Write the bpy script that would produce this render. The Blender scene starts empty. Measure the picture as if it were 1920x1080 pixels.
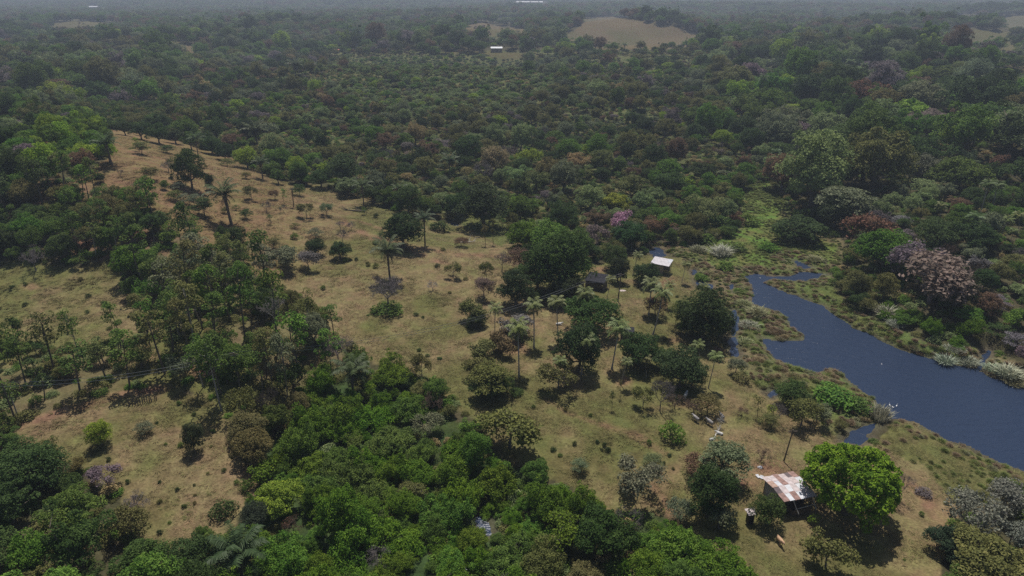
import bpy, bmesh, math, random
import numpy as np
from mathutils import Vector, Matrix

C = bpy.context.scene.collection
SC = bpy.context.scene
R_ = math.radians
rng = np.random.default_rng(11)
random.seed(5)

# ------------------------------------------------------------------ camera, sky, sun, exposure
CAM_H, PITCH, F = 60.0, 24.0, 1280.0          # metres, degrees below the horizon, focal length for a 1920 wide frame
cam_d = bpy.data.cameras.new('camera'); cam = bpy.data.objects.new('camera', cam_d); C.objects.link(cam)
cam.location = (0, 0, CAM_H); cam.rotation_euler = (R_(90 - PITCH), 0, 0)
cam_d.sensor_width = 36.0; cam_d.lens = 36.0 * F / 1920.0
cam_d.clip_start = 0.5; cam_d.clip_end = 20000
SC.camera = cam

SUN_EL = 67.0
world = bpy.data.worlds.new('World'); SC.world = world; world.use_nodes = True
wn = world.node_tree; wn.nodes.clear()
sky = wn.nodes.new('ShaderNodeTexSky'); sky.sky_type = 'NISHITA'; sky.sun_disc = False
sky.sun_elevation = R_(SUN_EL); sky.sun_rotation = R_(0.0); sky.air_density = 1.0; sky.dust_density = 1.5; sky.ozone_density = 1.0
bg = wn.nodes.new('ShaderNodeBackground'); bg.inputs['Strength'].default_value = 0.065
wo = wn.nodes.new('ShaderNodeOutputWorld')
wn.links.new(sky.outputs[0], bg.inputs[0]); wn.links.new(bg.outputs[0], wo.inputs[0])

sun_d = bpy.data.lights.new('sun', 'SUN'); sun_d.energy = 4.3; sun_d.angle = R_(0.5); sun_d.color = (1.0, 0.95, 0.87)
sun = bpy.data.objects.new('sun', sun_d); C.objects.link(sun)
sun.rotation_euler = (R_(-(90 - SUN_EL)), 0, 0); sun.location = (0, 100, 300)

SC.view_settings.view_transform = 'Standard'; SC.view_settings.look = 'None'
SC.view_settings.exposure = -0.18; SC.view_settings.gamma = 1.0; SC.view_settings.use_curve_mapping = False
cy = SC.cycles
cy.max_bounces = 5; cy.diffuse_bounces = 2; cy.glossy_bounces = 2; cy.transmission_bounces = 3
cy.volume_bounces = 0; cy.transparent_max_bounces = 4
cy.use_denoising = False
try:
    cy.denoiser = 'OPENIMAGEDENOISE'; cy.denoising_input_passes = 'RGB_ALBEDO_NORMAL'; cy.denoising_prefilter = 'ACCURATE'
except Exception: pass
cy.sample_clamp_indirect = 4.0; cy.sample_clamp_direct = 5.0
cy.caustics_reflective = False; cy.caustics_refractive = False

# ------------------------------------------------------------------ noise and projection
def _hash(ix, iy, seed):
    h = (ix.astype(np.int64) * 374761393 + iy.astype(np.int64) * 668265263 + seed * 1442695041) & 0x7fffffff
    h = ((h ^ (h >> 13)) * 1274126177) & 0x7fffffff
    return ((h ^ (h >> 16)) & 0xffff) / 65535.0

def vnoise(x, y, seed=0):
    x = np.asarray(x, float); y = np.asarray(y, float)
    ix = np.floor(x); iy = np.floor(y); fx = x - ix; fy = y - iy
    fx = fx * fx * (3 - 2 * fx); fy = fy * fy * (3 - 2 * fy)
    a = _hash(ix, iy, seed); b = _hash(ix + 1, iy, seed); c = _hash(ix, iy + 1, seed); d = _hash(ix + 1, iy + 1, seed)
    return (a * (1 - fx) + b * fx) * (1 - fy) + (c * (1 - fx) + d * fx) * fy

def fbm(x, y, seed=0, n=3):
    s = 0; a = 0.5; t = 0
    for k in range(n):
        s = s + a * vnoise(x * 2 ** k, y * 2 ** k, seed + k * 7); t += a; a *= 0.5
    return s / t

cp_, sp_ = math.cos(R_(PITCH)), math.sin(R_(PITCH))
def project(x, y, z):
    """world -> photograph pixel (1920 x 1080) and depth"""
    dz = np.asarray(z) - CAM_H
    dep = y * cp_ - dz * sp_
    up = y * sp_ + dz * cp_
    dep = np.maximum(dep, 0.01)
    return 960 + F * np.asarray(x) / dep, 540 - F * up / dep, dep

def ray(u, v):
    a = (u - 960) / F; b = (540 - v) / F
    return np.array([a, cp_ + b * sp_, -sp_ + b * cp_])

def at_height(u, v, z):
    d = ray(u, v); t = (z - CAM_H) / d[2]
    return d[0] * t, d[1] * t

# ------------------------------------------------------------------ terrain
CTRL = [  # pixel, pixel, ground height there
 (300,620,7),(100,700,6),(250,750,5),(350,850,3.5),(150,850,4),(60,960,3),(350,1000,1.5),(200,1060,1),
 (30,560,5),(100,540,5),(200,560,5),(150,470,9),(60,400,17),(240,430,13),(250,360,17),(200,300,19),(60,300,22),(0,200,16),
 (210,255,20),(330,290,14),(420,340,12),(400,440,11),(500,380,9.5),(620,370,7),(520,470,8),(700,410,6),(620,470,6),(740,462,6.5),(860,480,4.6),
 (450,560,8),(560,640,6),(600,540,5),(700,600,3.5),(850,430,1.0),(900,420,0.9),(940,520,3.2),(800,560,3),
 (620,760,1.4),(700,850,0.9),(850,960,0.4),(905,985,0.2),(600,1000,0.8),(800,1060,0.4),(1000,1040,0.5),(1150,1000,0.8),
 (820,700,2.4),(1000,700,3.4),(1000,830,2.2),(1100,600,3.2),(1100,520,2.2),(1180,470,0.7),(1240,500,1.2),(1230,470,0.3),
 (1200,700,3.6),(1300,720,2.2),(1350,790,2.2),(1280,620,1.6),(1360,660,0.35),(1475,940,2.2),(1400,1040,2.4),(1640,960,1.6),(1800,1020,1.8),(1760,920,0.9),(1850,900,0.4),
 (1560,770,0.4),(1480,760,0.9),(1430,600,0.25),(1350,500,0.25),(1450,420,0.3),(1420,350,0.4),(1550,470,0.3),
 (1600,590,0.6),(1760,640,1.0),(1880,680,0.7),(1700,520,3),(1850,560,3.5),(1850,430,7),(1700,380,6),(1550,300,5),(1850,250,12),(1650,200,9),
 (1100,420,1.2),(1250,400,1.5),(1000,380,2),(1000,280,4),(800,300,5),(600,270,7),(500,300,6.5),(450,280,7.5),(600,335,6),(700,360,5),(600,180,10),(800,180,7),(1100,200,6),(1300,250,5),
 (300,222,11),(330,242,10),(260,232,15),(400,265,9),(300,160,9),(100,150,9),(500,120,7),(900,120,5),(1300,130,7),(1600,120,8),(1850,130,9),(960,70,4),(300,70,4),(1600,60,5),(1900,70,6),
]
_cx = np.array([at_height(u, v, z) for u, v, z in CTRL])
_cs = _cx[:, 0] / (_cx[:, 1] + 12); _ct = np.log(_cx[:, 1] + 12)
_cz = np.array([c[2] for c in CTRL], float)
BUMPS = [(1165, 860, 20, 105, 62), (915, 800, 10, 60, 45), (202, 640, 8, 42, 40), (328, 650, 9, 45, 40), (1830, 800, 10, 90, 70), (1930, 1300, 18, 120, 120), (540, 900, 10, 80, 60)]

WATER = [[(1390,517),(1413,513),(1440,517),(1483,518),(1500,510),(1552,515),(1513,528),(1480,528),(1453,523),(1430,530),(1467,547),(1507,560),(1543,573),(1563,590),
  (1600,615),(1640,630),(1680,653),(1747,673),(1827,693),(1860,708),(1920,723),(1990,740),(2250,800),(2350,1010),(2050,935),(1920,883),(1847,857),(1820,840),(1780,827),(1740,807),(1713,793),(1680,785),
  (1647,797),(1630,812),(1633,827),(1613,834),(1574,830),(1580,817),(1613,798),(1640,790),(1662,775),(1640,749),(1612,731),(1593,718),(1580,699),(1557,689),(1527,701),(1493,690),(1447,670),(1437,653),(1423,632),
  (1460,640),(1500,638),(1506,627),(1480,611),(1470,588),(1427,575),(1403,567),(1412,550),(1407,533)],
 [(1368,580),(1378,578),(1386,604),(1384,640),(1390,672),(1370,668),(1364,640),(1372,606)],
 [(1212,470),(1230,463),(1246,470),(1250,482),(1228,484)],
 [(830,423),(848,416),(862,420),(856,428)],
 [(1482,486),(1495,488),(1526,502),(1510,506),(1492,498)],
 [(1826,694),(1836,672),(1852,655),(1864,662),(1848,684),(1842,700)],
 [(888,972),(904,962),(922,982),(926,1004),(905,1008),(893,994)],
 [(1299,524),(1322,522),(1340,540),(1330,549),(1306,540)],
 [(1296,506),(1306,504),(1308,514),(1298,516)],
 [(1366,532),(1375,532),(1378,548),(1370,548)],
 [(1430,738),(1450,728),(1464,738),(1446,748)],
 [(870,1055),(884,1052),(888,1075),(872,1080)],
]
WPOLY = [np.array([at_height(u, v, 0.0) for u, v in p]) for p in WATER]

def poly_sdf(px, py, poly):
    """signed distance, negative inside"""
    x = px[:, None]; y = py[:, None]
    a = poly; b = np.roll(poly, -1, 0)
    ex, ey = (b - a).T
    wx = x - a[:, 0]; wy = y - a[:, 1]
    t = np.clip((wx * ex + wy * ey) / (ex * ex + ey * ey + 1e-9), 0, 1)
    d = np.sqrt(((wx - t * ex) ** 2 + (wy - t * ey) ** 2).min(1))
    cond = (a[:, 1] > y) != (b[:, 1] > y)
    xi = a[:, 0] + (y - a[:, 1]) / np.where(np.abs(ey) < 1e-9, 1e-9, ey) * ex
    ins = (cond & (x < xi)).sum(1) % 2 == 1
    return np.where(ins, -d, d)

def in_poly(u, v, poly):
    poly = np.asarray(poly, float)
    a = poly; b = np.roll(poly, -1, 0)
    u = np.asarray(u, float); v = np.asarray(v, float)
    out = np.zeros(u.shape, bool)
    for (ax, ay), (bx, by) in zip(a, b):
        if ay == by: continue
        c = (ay > v) != (by > v)
        out ^= c & (u < ax + (v - ay) / (by - ay) * (bx - ax))
    return out

def water_sdf(x, y):
    d = np.full(x.shape, 1e3)
    for p in WPOLY:
        lo = p.min(0) - 14; hi = p.max(0) + 14
        m = (x > lo[0]) & (x < hi[0]) & (y > lo[1]) & (y < hi[1])
        if m.any(): d[m] = np.minimum(d[m], poly_sdf(x[m], y[m], p))
    return d

def terrain(x, y, water=True):
    x = np.atleast_1d(np.asarray(x, float)); y = np.atleast_1d(np.asarray(y, float))
    yy = np.maximum(y, 5)
    s = x / (yy + 12); t = np.log(yy + 12)
    num = np.full(x.shape, 0.02 * 3.0); den = np.full(x.shape, 0.02)
    for k in range(len(_cz)):
        w = np.exp(-((s - _cs[k]) ** 2 / (2 * 0.055 ** 2) + (t - _ct[k]) ** 2 / (2 * 0.085 ** 2))) + 1e-7
        num += w * _cz[k]; den += w
    z = num / den
    z = z + 0.5 * (fbm(x / 13, y / 13, 3, 3) - 0.5) * np.clip((z - 0.3) / 3, 0, 1)
    mid = np.clip((y - 275) / 90, 0, 1) * np.clip((1500 - y) / 500, 0, 1)
    z = z + mid * 22 * (fbm(x / 95 + 3.1, y / 105, 17, 2) - 0.47)
    far = np.clip((y - 450) / 900, 0, 1)
    z = z + far * 26 * (fbm(x / 420, y / 420, 21, 2) - 0.45)
    for u, by, amp, sx, sy in BUMPS:
        bx = (u - 960) / F * (by * cp_ + 45 * sp_)
        z = z + amp * np.exp(-((x - bx) / sx) ** 2 - ((y - by) / sy) ** 2)
    z = np.maximum(z, 0.16 + 0.10 * vnoise(x / 4, y / 4, 5))
    if water:
        m = (y < 330)
        d = np.full(x.shape, 1e3)
        if m.any(): d[m] = water_sdf(x[m], y[m])
        d = d + 0.9 * (vnoise(x / 1.7, y / 1.7, 9) - 0.5) + 0.5 * (vnoise(x / 0.7, y / 0.7, 10) - 0.5)
        k = np.clip((d + 0.25) / 3.5, 0, 1); k = k * k * (3 - 2 * k)
        zl = z * k + 0.02 * (1 - k)
        z = np.where(d < -0.25, np.maximum(-1.0, 0.02 + (d + 0.25) * 0.5), zl)
    return z

_ty = np.geomspace(30, 6000, 700)
def ground_at(u, v, lift=0.0):
    """the place on the terrain (raised by LIFT) that the photograph shows at pixel (u, v)"""
    d = ray(u, v)
    t = _ty / d[1]
    P = d[None, :] * t[:, None]; z = P[:, 2] + CAM_H
    g = terrain(P[:, 0], P[:, 1], False) + lift
    k = int(np.argmax(z < g))
    if k == 0: k = 1 if z[0] < g[0] else len(t) - 1
    a = (z[k - 1] - g[k - 1]); b = (g[k] - z[k]); f = a / (a + b + 1e-9)
    p = P[k - 1] * (1 - f) + P[k] * f
    return float(p[0]), float(p[1])

def ground_z(x, y): return float(terrain([x], [y])[0])
# ------------------------------------------------------------------ what grows where (outlines read off the photograph, laid on the terrain)
PASTURE = [(195,240),(262,250),(330,264),(385,282),(445,302),(520,338),(620,352),(700,378),(752,402),(770,412),(835,405),(862,400),(930,432),(950,440),(965,470),(1010,500),(1110,495),(1150,488),
 (1195,478),(1222,474),(1270,486),(1300,500),(1325,560),(1368,640),(1390,700),(1450,745),(1500,770),(1560,810),(1580,835),(1660,830),(1730,850),(1790,900),(1800,950),(1770,1010),(1735,1240),(1400,1240),(1330,1010),
 (1262,965),(1130,962),(1060,905),(1000,890),(950,862),(885,785),(830,740),(795,700),(700,680),(655,650),(612,600),(560,555),(480,520),(440,490),(395,468),(340,445),(300,405),(250,366),(150,347),(130,332),(185,312),(205,290)]
VALLEY = [(-60,492),(60,490),(150,502),(205,484),(240,540),(262,575),(300,610),(200,642),(130,655),(60,640),(-60,622)]
LOWMEADOW = [(20,800),(120,765),(245,746),(380,738),(425,782),(470,850),(490,905),(455,950),(435,995),(400,1010),(300,1046),(245,985),(225,925),(120,868),(30,842)]
ROADSIDE = [(130,752),(215,738),(330,718),(345,738),(240,752),(130,775)]
MARSH = [(1215,452),(1300,462),(1385,440),(1400,345),(1440,342),(1470,372),(1505,418),(1580,450),(1575,490),(1548,515),(1570,545),(1600,575),(1640,592),(1720,640),(1800,655),(1840,655),(1960,700),(1960,800),(1660,780),(1600,835),
 (1560,812),(1450,745),(1392,702),(1365,640),(1325,560),(1300,500)]
WETFIELD = [(835,405),(862,398),(940,420),(980,440),(945,462),(880,432)]
EASTBANK = [(1640,840),(1680,785),(1760,812),(1850,855),(1960,900),(1960,918),(1900,908),(1830,920),(1790,945),(1740,880)]
HILLMEADOW = [(1015,74),(1060,62),(1086,54),(1088,36),(1150,31),(1220,44),(1270,51),(1332,70),(1328,88),(1240,92),(1130,94),(1070,80)]
KNOLLS = [[(862,62),(885,46),(915,42),(945,50),(1000,57),(990,72),(945,76),(880,73)],[(150,96),(182,86),(202,80),(248,90),(240,103),(180,101)],[(268,95),(300,82),(328,75),(386,91),(365,103),(295,105)],
 [(75,50),(110,41),(140,39),(215,42),(195,56),(110,58)],[(1770,58),(1840,55),(1890,62),(1915,92),(1880,100),(1810,84)],[(1872,42),(1900,28),(1970,28),(1970,60),(1895,56)],[(915,97),(990,98),(985,110),(918,110)],[(700,66),(716,62),(722,76),(708,80)],[(1380,20),(1440,22),(1440,26),(1385,26)],[(1660,12),(1710,9),(1712,14),(1662,16)]]
KNOLLS2 = [[(82,392),(105,384),(132,396),(134,412),(100,410)],[(905,88),(957,88),(957,100),(905,100)],[(1010,90),(1044,90),(1044,101),(1010,101)],[(1826,203),(1912,206),(1912,222),(1826,218)],[(622,93),(642,93),(642,103),(622,103)],[(960,2),(1030,2),(1030,10),(960,10)],[(160,11),(190,11),(190,19),(160,19)],[(200,34),(222,34),(222,41),(200,41)]]
OPEN = [PASTURE, VALLEY, LOWMEADOW, ROADSIDE, MARSH, WETFIELD, EASTBANK, HILLMEADOW] + KNOLLS + KNOLLS2

def is_open(u, v):
    o = np.zeros(np.shape(u), bool)
    for p in OPEN: o |= in_poly(u, v, p)
    return o

SOIL = [(108,398,30,16),(165,455,40,18),(175,438,14,12),(268,668,34,22),(245,640,20,8),(375,690,42,24),(1268,640,16,10),(1440,880,46,16),(250,287,14,6),(1125,505,22,8),(1400,905,30,12),(660,440,26,8),(190,352,30,10),(1250,530,18,14),(60,540,22,8),(1170,715,16,10),
        (1310,760,40,12),(135,780,30,8),(1430,870,30,10),(1300,590,10,20),(1345,660,10,10),(960,650,30,14),(1100,575,20,10)]
TRACKS = [([(215,742),(260,735),(300,728)],0.9,1.0),([(50,795),(130,768),(190,752)],0.7,.6),([(1020,745),(1060,772),(1110,790),(1200,820),(1245,850)],0.5,.55),([(640,418),(690,440),(745,455)],0.8,.7),([(660,412),(720,430),(760,452)],0.5,.6),([(740,462),(790,478),(850,500)],0.5,.55),
          ([(770,462),(860,478),(930,480)],1.2,.5),([(930,480),(1000,500)],1.0,.4),([(1715,915),(1750,955),(1785,998)],0.9,.7),([(575,380),(640,410),(700,450)],0.5,.5),([(1190,880),(1245,935),(1265,985)],0.35,.5),([(200,330),(260,352),(340,400)],0.9,.5),([(280,350),(330,362),(420,380)],0.4,.4)]
DRY = np.array((0.215, 0.158, 0.084)); GREEN = np.array((0.128, 0.122, 0.044)); LUSH = np.array((0.118, 0.142, 0.042)); RED = np.array((0.25, 0.145, 0.092)); FLOOR = np.array((0.075, 0.066, 0.036)); SCRUBFLOOR = np.array((0.108, 0.114, 0.044)); BELTFLOOR = np.array((0.155, 0.125, 0.065)); MUD = np.array((0.10, 0.085, 0.06)); REEDY = np.array((0.165, 0.130, 0.072))

def mixc(a, b, f): return a * (1 - f[:, None]) + b * f[:, None]
def sm(a, b, x):
    t = np.clip((x - a) / (b - a), 0, 1); return t * t * (3 - 2 * t)

def cover_colour(x, y, z):
    """the ground's own colour at places on the terrain"""
    u, v, dep = project(x, y, z)
    w = 14.0 * np.clip(90 / dep, 0.12, 1.5)
    u = u + w * (fbm(x / 5, y / 5, 31, 3) - 0.5) * 2; v = v + w * 0.7 * (fbm(x / 5, y / 5, 47, 3) - 0.5) * 2
    fw = np.clip((dep - 450) / 200, 0, 1); u = u + fw * 22 * (fbm(x / 28, y / 60, 33, 3) - .5); v = v + fw * 9 * (fbm(x / 28, y / 60, 34, 3) - .5)
    n1 = fbm(x / 17, y / 17, 60, 3); n2 = fbm(x / 4.2, y / 4.2, 61, 3); n3 = fbm(x / 1.3, y / 1.3, 62, 2)
    col = np.tile(FLOOR, (len(x), 1)) * (0.7 + 0.6 * n2)[:, None]
    def zone(p, c):
        m = in_poly(u, v, p); col[m] = c[m]
    wob = 0.65 * n1 + 0.35 * n2
    g = sm(0.40, 0.66, wob)
    past = mixc(DRY, GREEN, np.clip(g * 0.85 + 0.1, 0, 1)) * (0.84 + 0.32 * n3)[:, None]
    hill = np.clip((z - 5.5) / 4, 0, 1)
    past = mixc(past, DRY * np.array((0.90, 0.76, 0.72)), hill * (0.45 + 0.4 * n2))
    zone([(330,150),(640,95),(1290,95),(1400,250),(1412,340),(1390,430),(1100,450),(930,425),(700,372),(420,285),(300,235)], mixc(SCRUBFLOOR, DRY * 0.55, sm(.5, .75, n1) * .6) * (0.7 + 0.6 * n2)[:, None])
    zone([(-60,650),(130,660),(310,560),(300,500),(470,520),(640,620),(690,700),(570,790),(430,800),(330,715),(120,775),(-60,800)], mixc(BELTFLOOR, GREEN, sm(.4, .65, n1)) * (0.7 + 0.6 * n2)[:, None])
    zone([(60,330),(240,360),(340,450),(395,475),(300,520),(210,490),(60,484)], mixc(BELTFLOOR, RED * .8, sm(.4, .65, n1)) * (0.7 + 0.6 * n2)[:, None])
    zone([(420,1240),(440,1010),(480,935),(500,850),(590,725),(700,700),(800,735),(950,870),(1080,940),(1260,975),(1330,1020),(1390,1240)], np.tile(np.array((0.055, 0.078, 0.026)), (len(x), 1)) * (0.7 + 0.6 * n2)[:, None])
    zone(PASTURE, past)
    zone(VALLEY, mixc(GREEN * 1.15, DRY, sm(0.48, 0.75, wob)) * (0.85 + 0.3 * n3)[:, None])
    zone(LOWMEADOW, mixc(DRY, GREEN, sm(0.50, 0.78, wob) * 0.8) * (0.82 + 0.36 * n3)[:, None])
    zone(ROADSIDE, mixc(GREEN, DRY, n2))
    zone(MARSH, mixc(LUSH, REEDY, sm(0.40, 0.62, wob)) * (0.75 + 0.5 * n3)[:, None])
    zone(WETFIELD, mixc(LUSH * 1.1, GREEN, n2)); zone(EASTBANK, mixc(GREEN, REEDY, sm(0.4, 0.62, wob)) * (0.8 + 0.4 * n3)[:, None])
    zone([(1310,445),(1395,430),(1405,338),(1445,345),(1465,400),(1440,430),(1570,455),(1560,495),(1450,500),(1330,500)], mixc(np.array((0.120, 0.175, 0.036)), GREEN * 1.1, sm(.4, .7, n2)) * (0.8 + 0.4 * n3)[:, None])
    hm = mixc(DRY * 0.66, GREEN * 0.72, sm(.45, .75, fbm(x / 30, y / 50, 63, 3)) * .7) * (0.85 + 0.3 * n1)[:, None]; zone(HILLMEADOW, hm)
    for k, p in enumerate(KNOLLS): zone(p, hm if k in (0, 1, 2, 6) else mixc(hm, GREEN * .8, 0.3 + 0.6 * n1))
    for a, b, ra, rb in SOIL:
        d = np.sqrt(((u - a) / ra) ** 2 + ((v - b) / rb) ** 2)
        col[:] = mixc(col, RED * (0.8 + 0.4 * n3)[:, None], np.clip(1.25 - d, 0, 1) * (0.35 + 0.65 * sm(0.3, 0.6, n2)))
    for pts, wid, st in TRACKS:
        P = np.array([ground_at(*p) for p in pts]); d = np.full(x.shape, 99.0)
        for (ax, ay), (bx, by) in zip(P[:-1], P[1:]):
            t = np.clip(((x - ax) * (bx - ax) + (y - ay) * (by - ay)) / ((bx - ax) ** 2 + (by - ay) ** 2), 0, 1)
            d = np.minimum(d, np.hypot(x - ax - t * (bx - ax), y - ay - t * (by - ay)))
        d = d + (n2 - 0.5) * 1.2
        col[:] = mixc(col, RED * 0.95, st * np.clip(1.6 - d / wid, 0, 1))
    m = y < 330
    d = np.full(x.shape, 1e3); d[m] = water_sdf(x[m], y[m])
    col[:] = mixc(col, MUD, sm(1.3, 0.2, d) * 0.8)
    return col

# ------------------------------------------------------------------ materials
def new_mat(name):
    m = bpy.data.materials.new(name); m.use_nodes = True; nt = m.node_tree; nt.nodes.clear()
    out = nt.nodes.new('ShaderNodeOutputMaterial')
    return m, nt, out
def nd(nt, t, **kw):
    n = nt.nodes.new(t)
    for k, v in kw.items(): setattr(n, k, v)
    return n
def plain(name, col, rough=0.7, metal=0.0, var=0.15, scale=6.0, bump=0.0, spec=0.3):
    m, nt, out = new_mat(name)
    b = nd(nt, 'ShaderNodeBsdfPrincipled'); b.inputs['Roughness'].default_value = rough; b.inputs['Metallic'].default_value = metal; b.inputs['Specular IOR Level'].default_value = spec
    tc = nd(nt, 'ShaderNodeTexCoord'); n = nd(nt, 'ShaderNodeTexNoise'); n.inputs['Scale'].default_value = scale; n.inputs['Detail'].default_value = 5
    nt.links.new(tc.outputs['Object'], n.inputs['Vector'])
    r = nd(nt, 'ShaderNodeValToRGB'); e = r.color_ramp.elements
    e[0].position = 0.3; e[1].position = 0.7
    e[0].color = tuple(c * (1 - var) for c in col) + (1,); e[1].color = tuple(min(1, c * (1 + var)) for c in col) + (1,)
    nt.links.new(n.outputs['Fac'], r.inputs[0]); nt.links.new(r.outputs[0], b.inputs['Base Color']); nt.links.new(b.outputs[0], out.inputs[0])
    if bump:
        bp = nd(nt, 'ShaderNodeBump'); bp.inputs['Strength'].default_value = bump; bp.inputs['Distance'].default_value = 0.05
        nt.links.new(n.outputs['Fac'], bp.inputs['Height']); nt.links.new(bp.outputs[0], b.inputs['Normal'])
    return m

def foliage_mat(name, translucent=0.30, rough=0.6, spec=0.10):
    m, nt, out = new_mat(name)
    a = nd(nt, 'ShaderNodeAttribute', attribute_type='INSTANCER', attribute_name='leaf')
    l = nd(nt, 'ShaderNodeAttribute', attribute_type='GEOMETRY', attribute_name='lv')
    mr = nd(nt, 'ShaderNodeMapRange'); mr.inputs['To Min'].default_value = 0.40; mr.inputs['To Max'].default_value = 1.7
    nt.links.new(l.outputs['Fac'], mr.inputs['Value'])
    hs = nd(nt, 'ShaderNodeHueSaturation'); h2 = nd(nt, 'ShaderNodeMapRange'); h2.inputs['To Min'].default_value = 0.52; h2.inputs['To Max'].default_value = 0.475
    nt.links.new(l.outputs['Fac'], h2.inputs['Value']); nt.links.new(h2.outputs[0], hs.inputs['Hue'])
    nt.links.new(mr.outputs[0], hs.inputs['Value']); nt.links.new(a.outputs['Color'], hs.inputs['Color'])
    b = nd(nt, 'ShaderNodeBsdfPrincipled'); b.inputs['Roughness'].default_value = rough; b.inputs['Specular IOR Level'].default_value = spec
    t = nd(nt, 'ShaderNodeBsdfTranslucent'); mx = nd(nt, 'ShaderNodeMixShader'); mx.inputs[0].default_value = translucent
    nt.links.new(hs.outputs[0], b.inputs['Base Color']); nt.links.new(hs.outputs[0], t.inputs['Color'])
    nt.links.new(b.outputs[0], mx.inputs[1]); nt.links.new(t.outputs[0], mx.inputs[2]); nt.links.new(mx.outputs[0], out.inputs[0])
    return m
M_LEAF = foliage_mat('foliage'); M_BLADE = foliage_mat('grass_blade', 0.18, 0.7, 0.15); M_FROND = foliage_mat('palm_frond', 0.3, 0.5, 0.2)
def twig_mat():
    m, nt, out = new_mat('twig')
    a = nd(nt, 'ShaderNodeAttribute', attribute_type='INSTANCER', attribute_name='twig')
    b = nd(nt, 'ShaderNodeBsdfDiffuse'); nt.links.new(a.outputs['Color'], b.inputs['Color']); nt.links.new(b.outputs[0], out.inputs[0]); return m
M_TWIG = twig_mat()
M_BARK = plain('bark', (0.15, 0.125, 0.10), 0.9, var=0.45, scale=3)
M_PALE_BARK = plain('pale_bark', (0.34, 0.31, 0.28), 0.85, var=0.3, scale=3)
M_DEADWOOD = plain('dead_wood', (0.5, 0.47, 0.43), 0.85, var=0.25, scale=3)
M_NUT = plain('coconut_husk', (0.16, 0.13, 0.04), 0.6)
M_DEADFROND = plain('dead_frond', (0.17, 0.13, 0.10), 0.9, var=0.3)

def ground_mat():
    m, nt, out = new_mat('pasture_ground')
    a = nd(nt, 'ShaderNodeAttribute', attribute_type='GEOMETRY', attribute_name='cover')
    tc = nd(nt, 'ShaderNodeNewGeometry')
    def noise(sc, det):
        n = nd(nt, 'ShaderNodeTexNoise'); n.inputs['Scale'].default_value = sc; n.inputs['Detail'].default_value = det; nt.links.new(tc.outputs['Position'], n.inputs['Vector']); return n
    n1 = noise(0.9, 6); n2 = noise(3.5, 4)
    r1 = nd(nt, 'ShaderNodeMapRange'); r1.inputs['From Min'].default_value = 0.28; r1.inputs['From Max'].default_value = 0.72; r1.inputs['To Min'].default_value = 0.78; r1.inputs['To Max'].default_value = 1.22
    nt.links.new(n1.outputs['Fac'], r1.inputs['Value'])
    r2 = nd(nt, 'ShaderNodeMapRange'); r2.inputs['From Min'].default_value = 0.3; r2.inputs['From Max'].default_value = 0.7; r2.inputs['To Min'].default_value = 0.75; r2.inputs['To Max'].default_value = 1.25
    nt.links.new(n2.outputs['Fac'], r2.inputs['Value'])
    mu = nd(nt, 'ShaderNodeMath', operation='MULTIPLY'); nt.links.new(r1.outputs[0], mu.inputs[0]); nt.links.new(r2.outputs[0], mu.inputs[1])
    hs = nd(nt, 'ShaderNodeHueSaturation'); hr = nd(nt, 'ShaderNodeMapRange'); hr.inputs['From Min'].default_value = 0.35; hr.inputs['From Max'].default_value = 0.65; hr.inputs['To Min'].default_value = 0.485; hr.inputs['To Max'].default_value = 0.53
    n3 = noise(0.35, 5); nt.links.new(n3.outputs['Fac'], hr.inputs['Value']); nt.links.new(hr.outputs[0], hs.inputs['Hue'])
    nt.links.new(mu.outputs[0], hs.inputs['Value']); nt.links.new(a.outputs['Color'], hs.inputs['Color'])
    b = nd(nt, 'ShaderNodeBsdfPrincipled'); b.inputs['Roughness'].default_value = 0.95; b.inputs['Specular IOR Level'].default_value = 0.1
    nt.links.new(hs.outputs[0], b.inputs['Base Color'])
    bp = nd(nt, 'ShaderNodeBump'); bp.inputs['Strength'].default_value = 0.55; bp.inputs['Distance'].default_value = 0.22
    nt.links.new(n2.outputs['Fac'], bp.inputs['Height']); nt.links.new(bp.outputs[0], b.inputs['Normal'])
    nt.links.new(b.outputs[0], out.inputs[0]); return m

def water_mat():
    m, nt, out = new_mat('pond_water')
    g = nd(nt, 'ShaderNodeNewGeometry'); mp = nd(nt, 'ShaderNodeMapping'); mp.inputs['Rotation'].default_value = (0, 0, R_(28)); mp.inputs['Scale'].default_value = (0.35, 1.0, 1)
    nt.links.new(g.outputs['Position'], mp.inputs['Vector'])
    n1 = nd(nt, 'ShaderNodeTexNoise'); n1.inputs['Scale'].default_value = 1.1; n1.inputs['Detail'].default_value = 4; n1.inputs['Distortion'].default_value = 0.6
    n2 = nd(nt, 'ShaderNodeTexNoise'); n2.inputs['Scale'].default_value = 4.5; n2.inputs['Detail'].default_value = 3
    for n in (n1, n2): nt.links.new(mp.outputs[0], n.inputs['Vector'])
    ad = nd(nt, 'ShaderNodeMath', operation='MULTIPLY_ADD'); ad.inputs[1].default_value = 0.35
    nt.links.new(n2.outputs['Fac'], ad.inputs[0]); nt.links.new(n1.outputs['Fac'], ad.inputs[2])
    bp = nd(nt, 'ShaderNodeBump'); bp.inputs['Strength'].default_value = 0.8; bp.inputs['Distance'].default_value = 0.25
    nt.links.new(ad.outputs[0], bp.inputs['Height'])
    b = nd(nt, 'ShaderNodeBsdfPrincipled'); b.inputs['Base Color'].default_value = (0.026, 0.042, 0.082, 1); b.inputs['Roughness'].default_value = 0.24; b.inputs['IOR'].default_value = 1.33
    nt.links.new(bp.outputs[0], b.inputs['Normal']); nt.links.new(b.outputs[0], out.inputs[0]); return m

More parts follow.
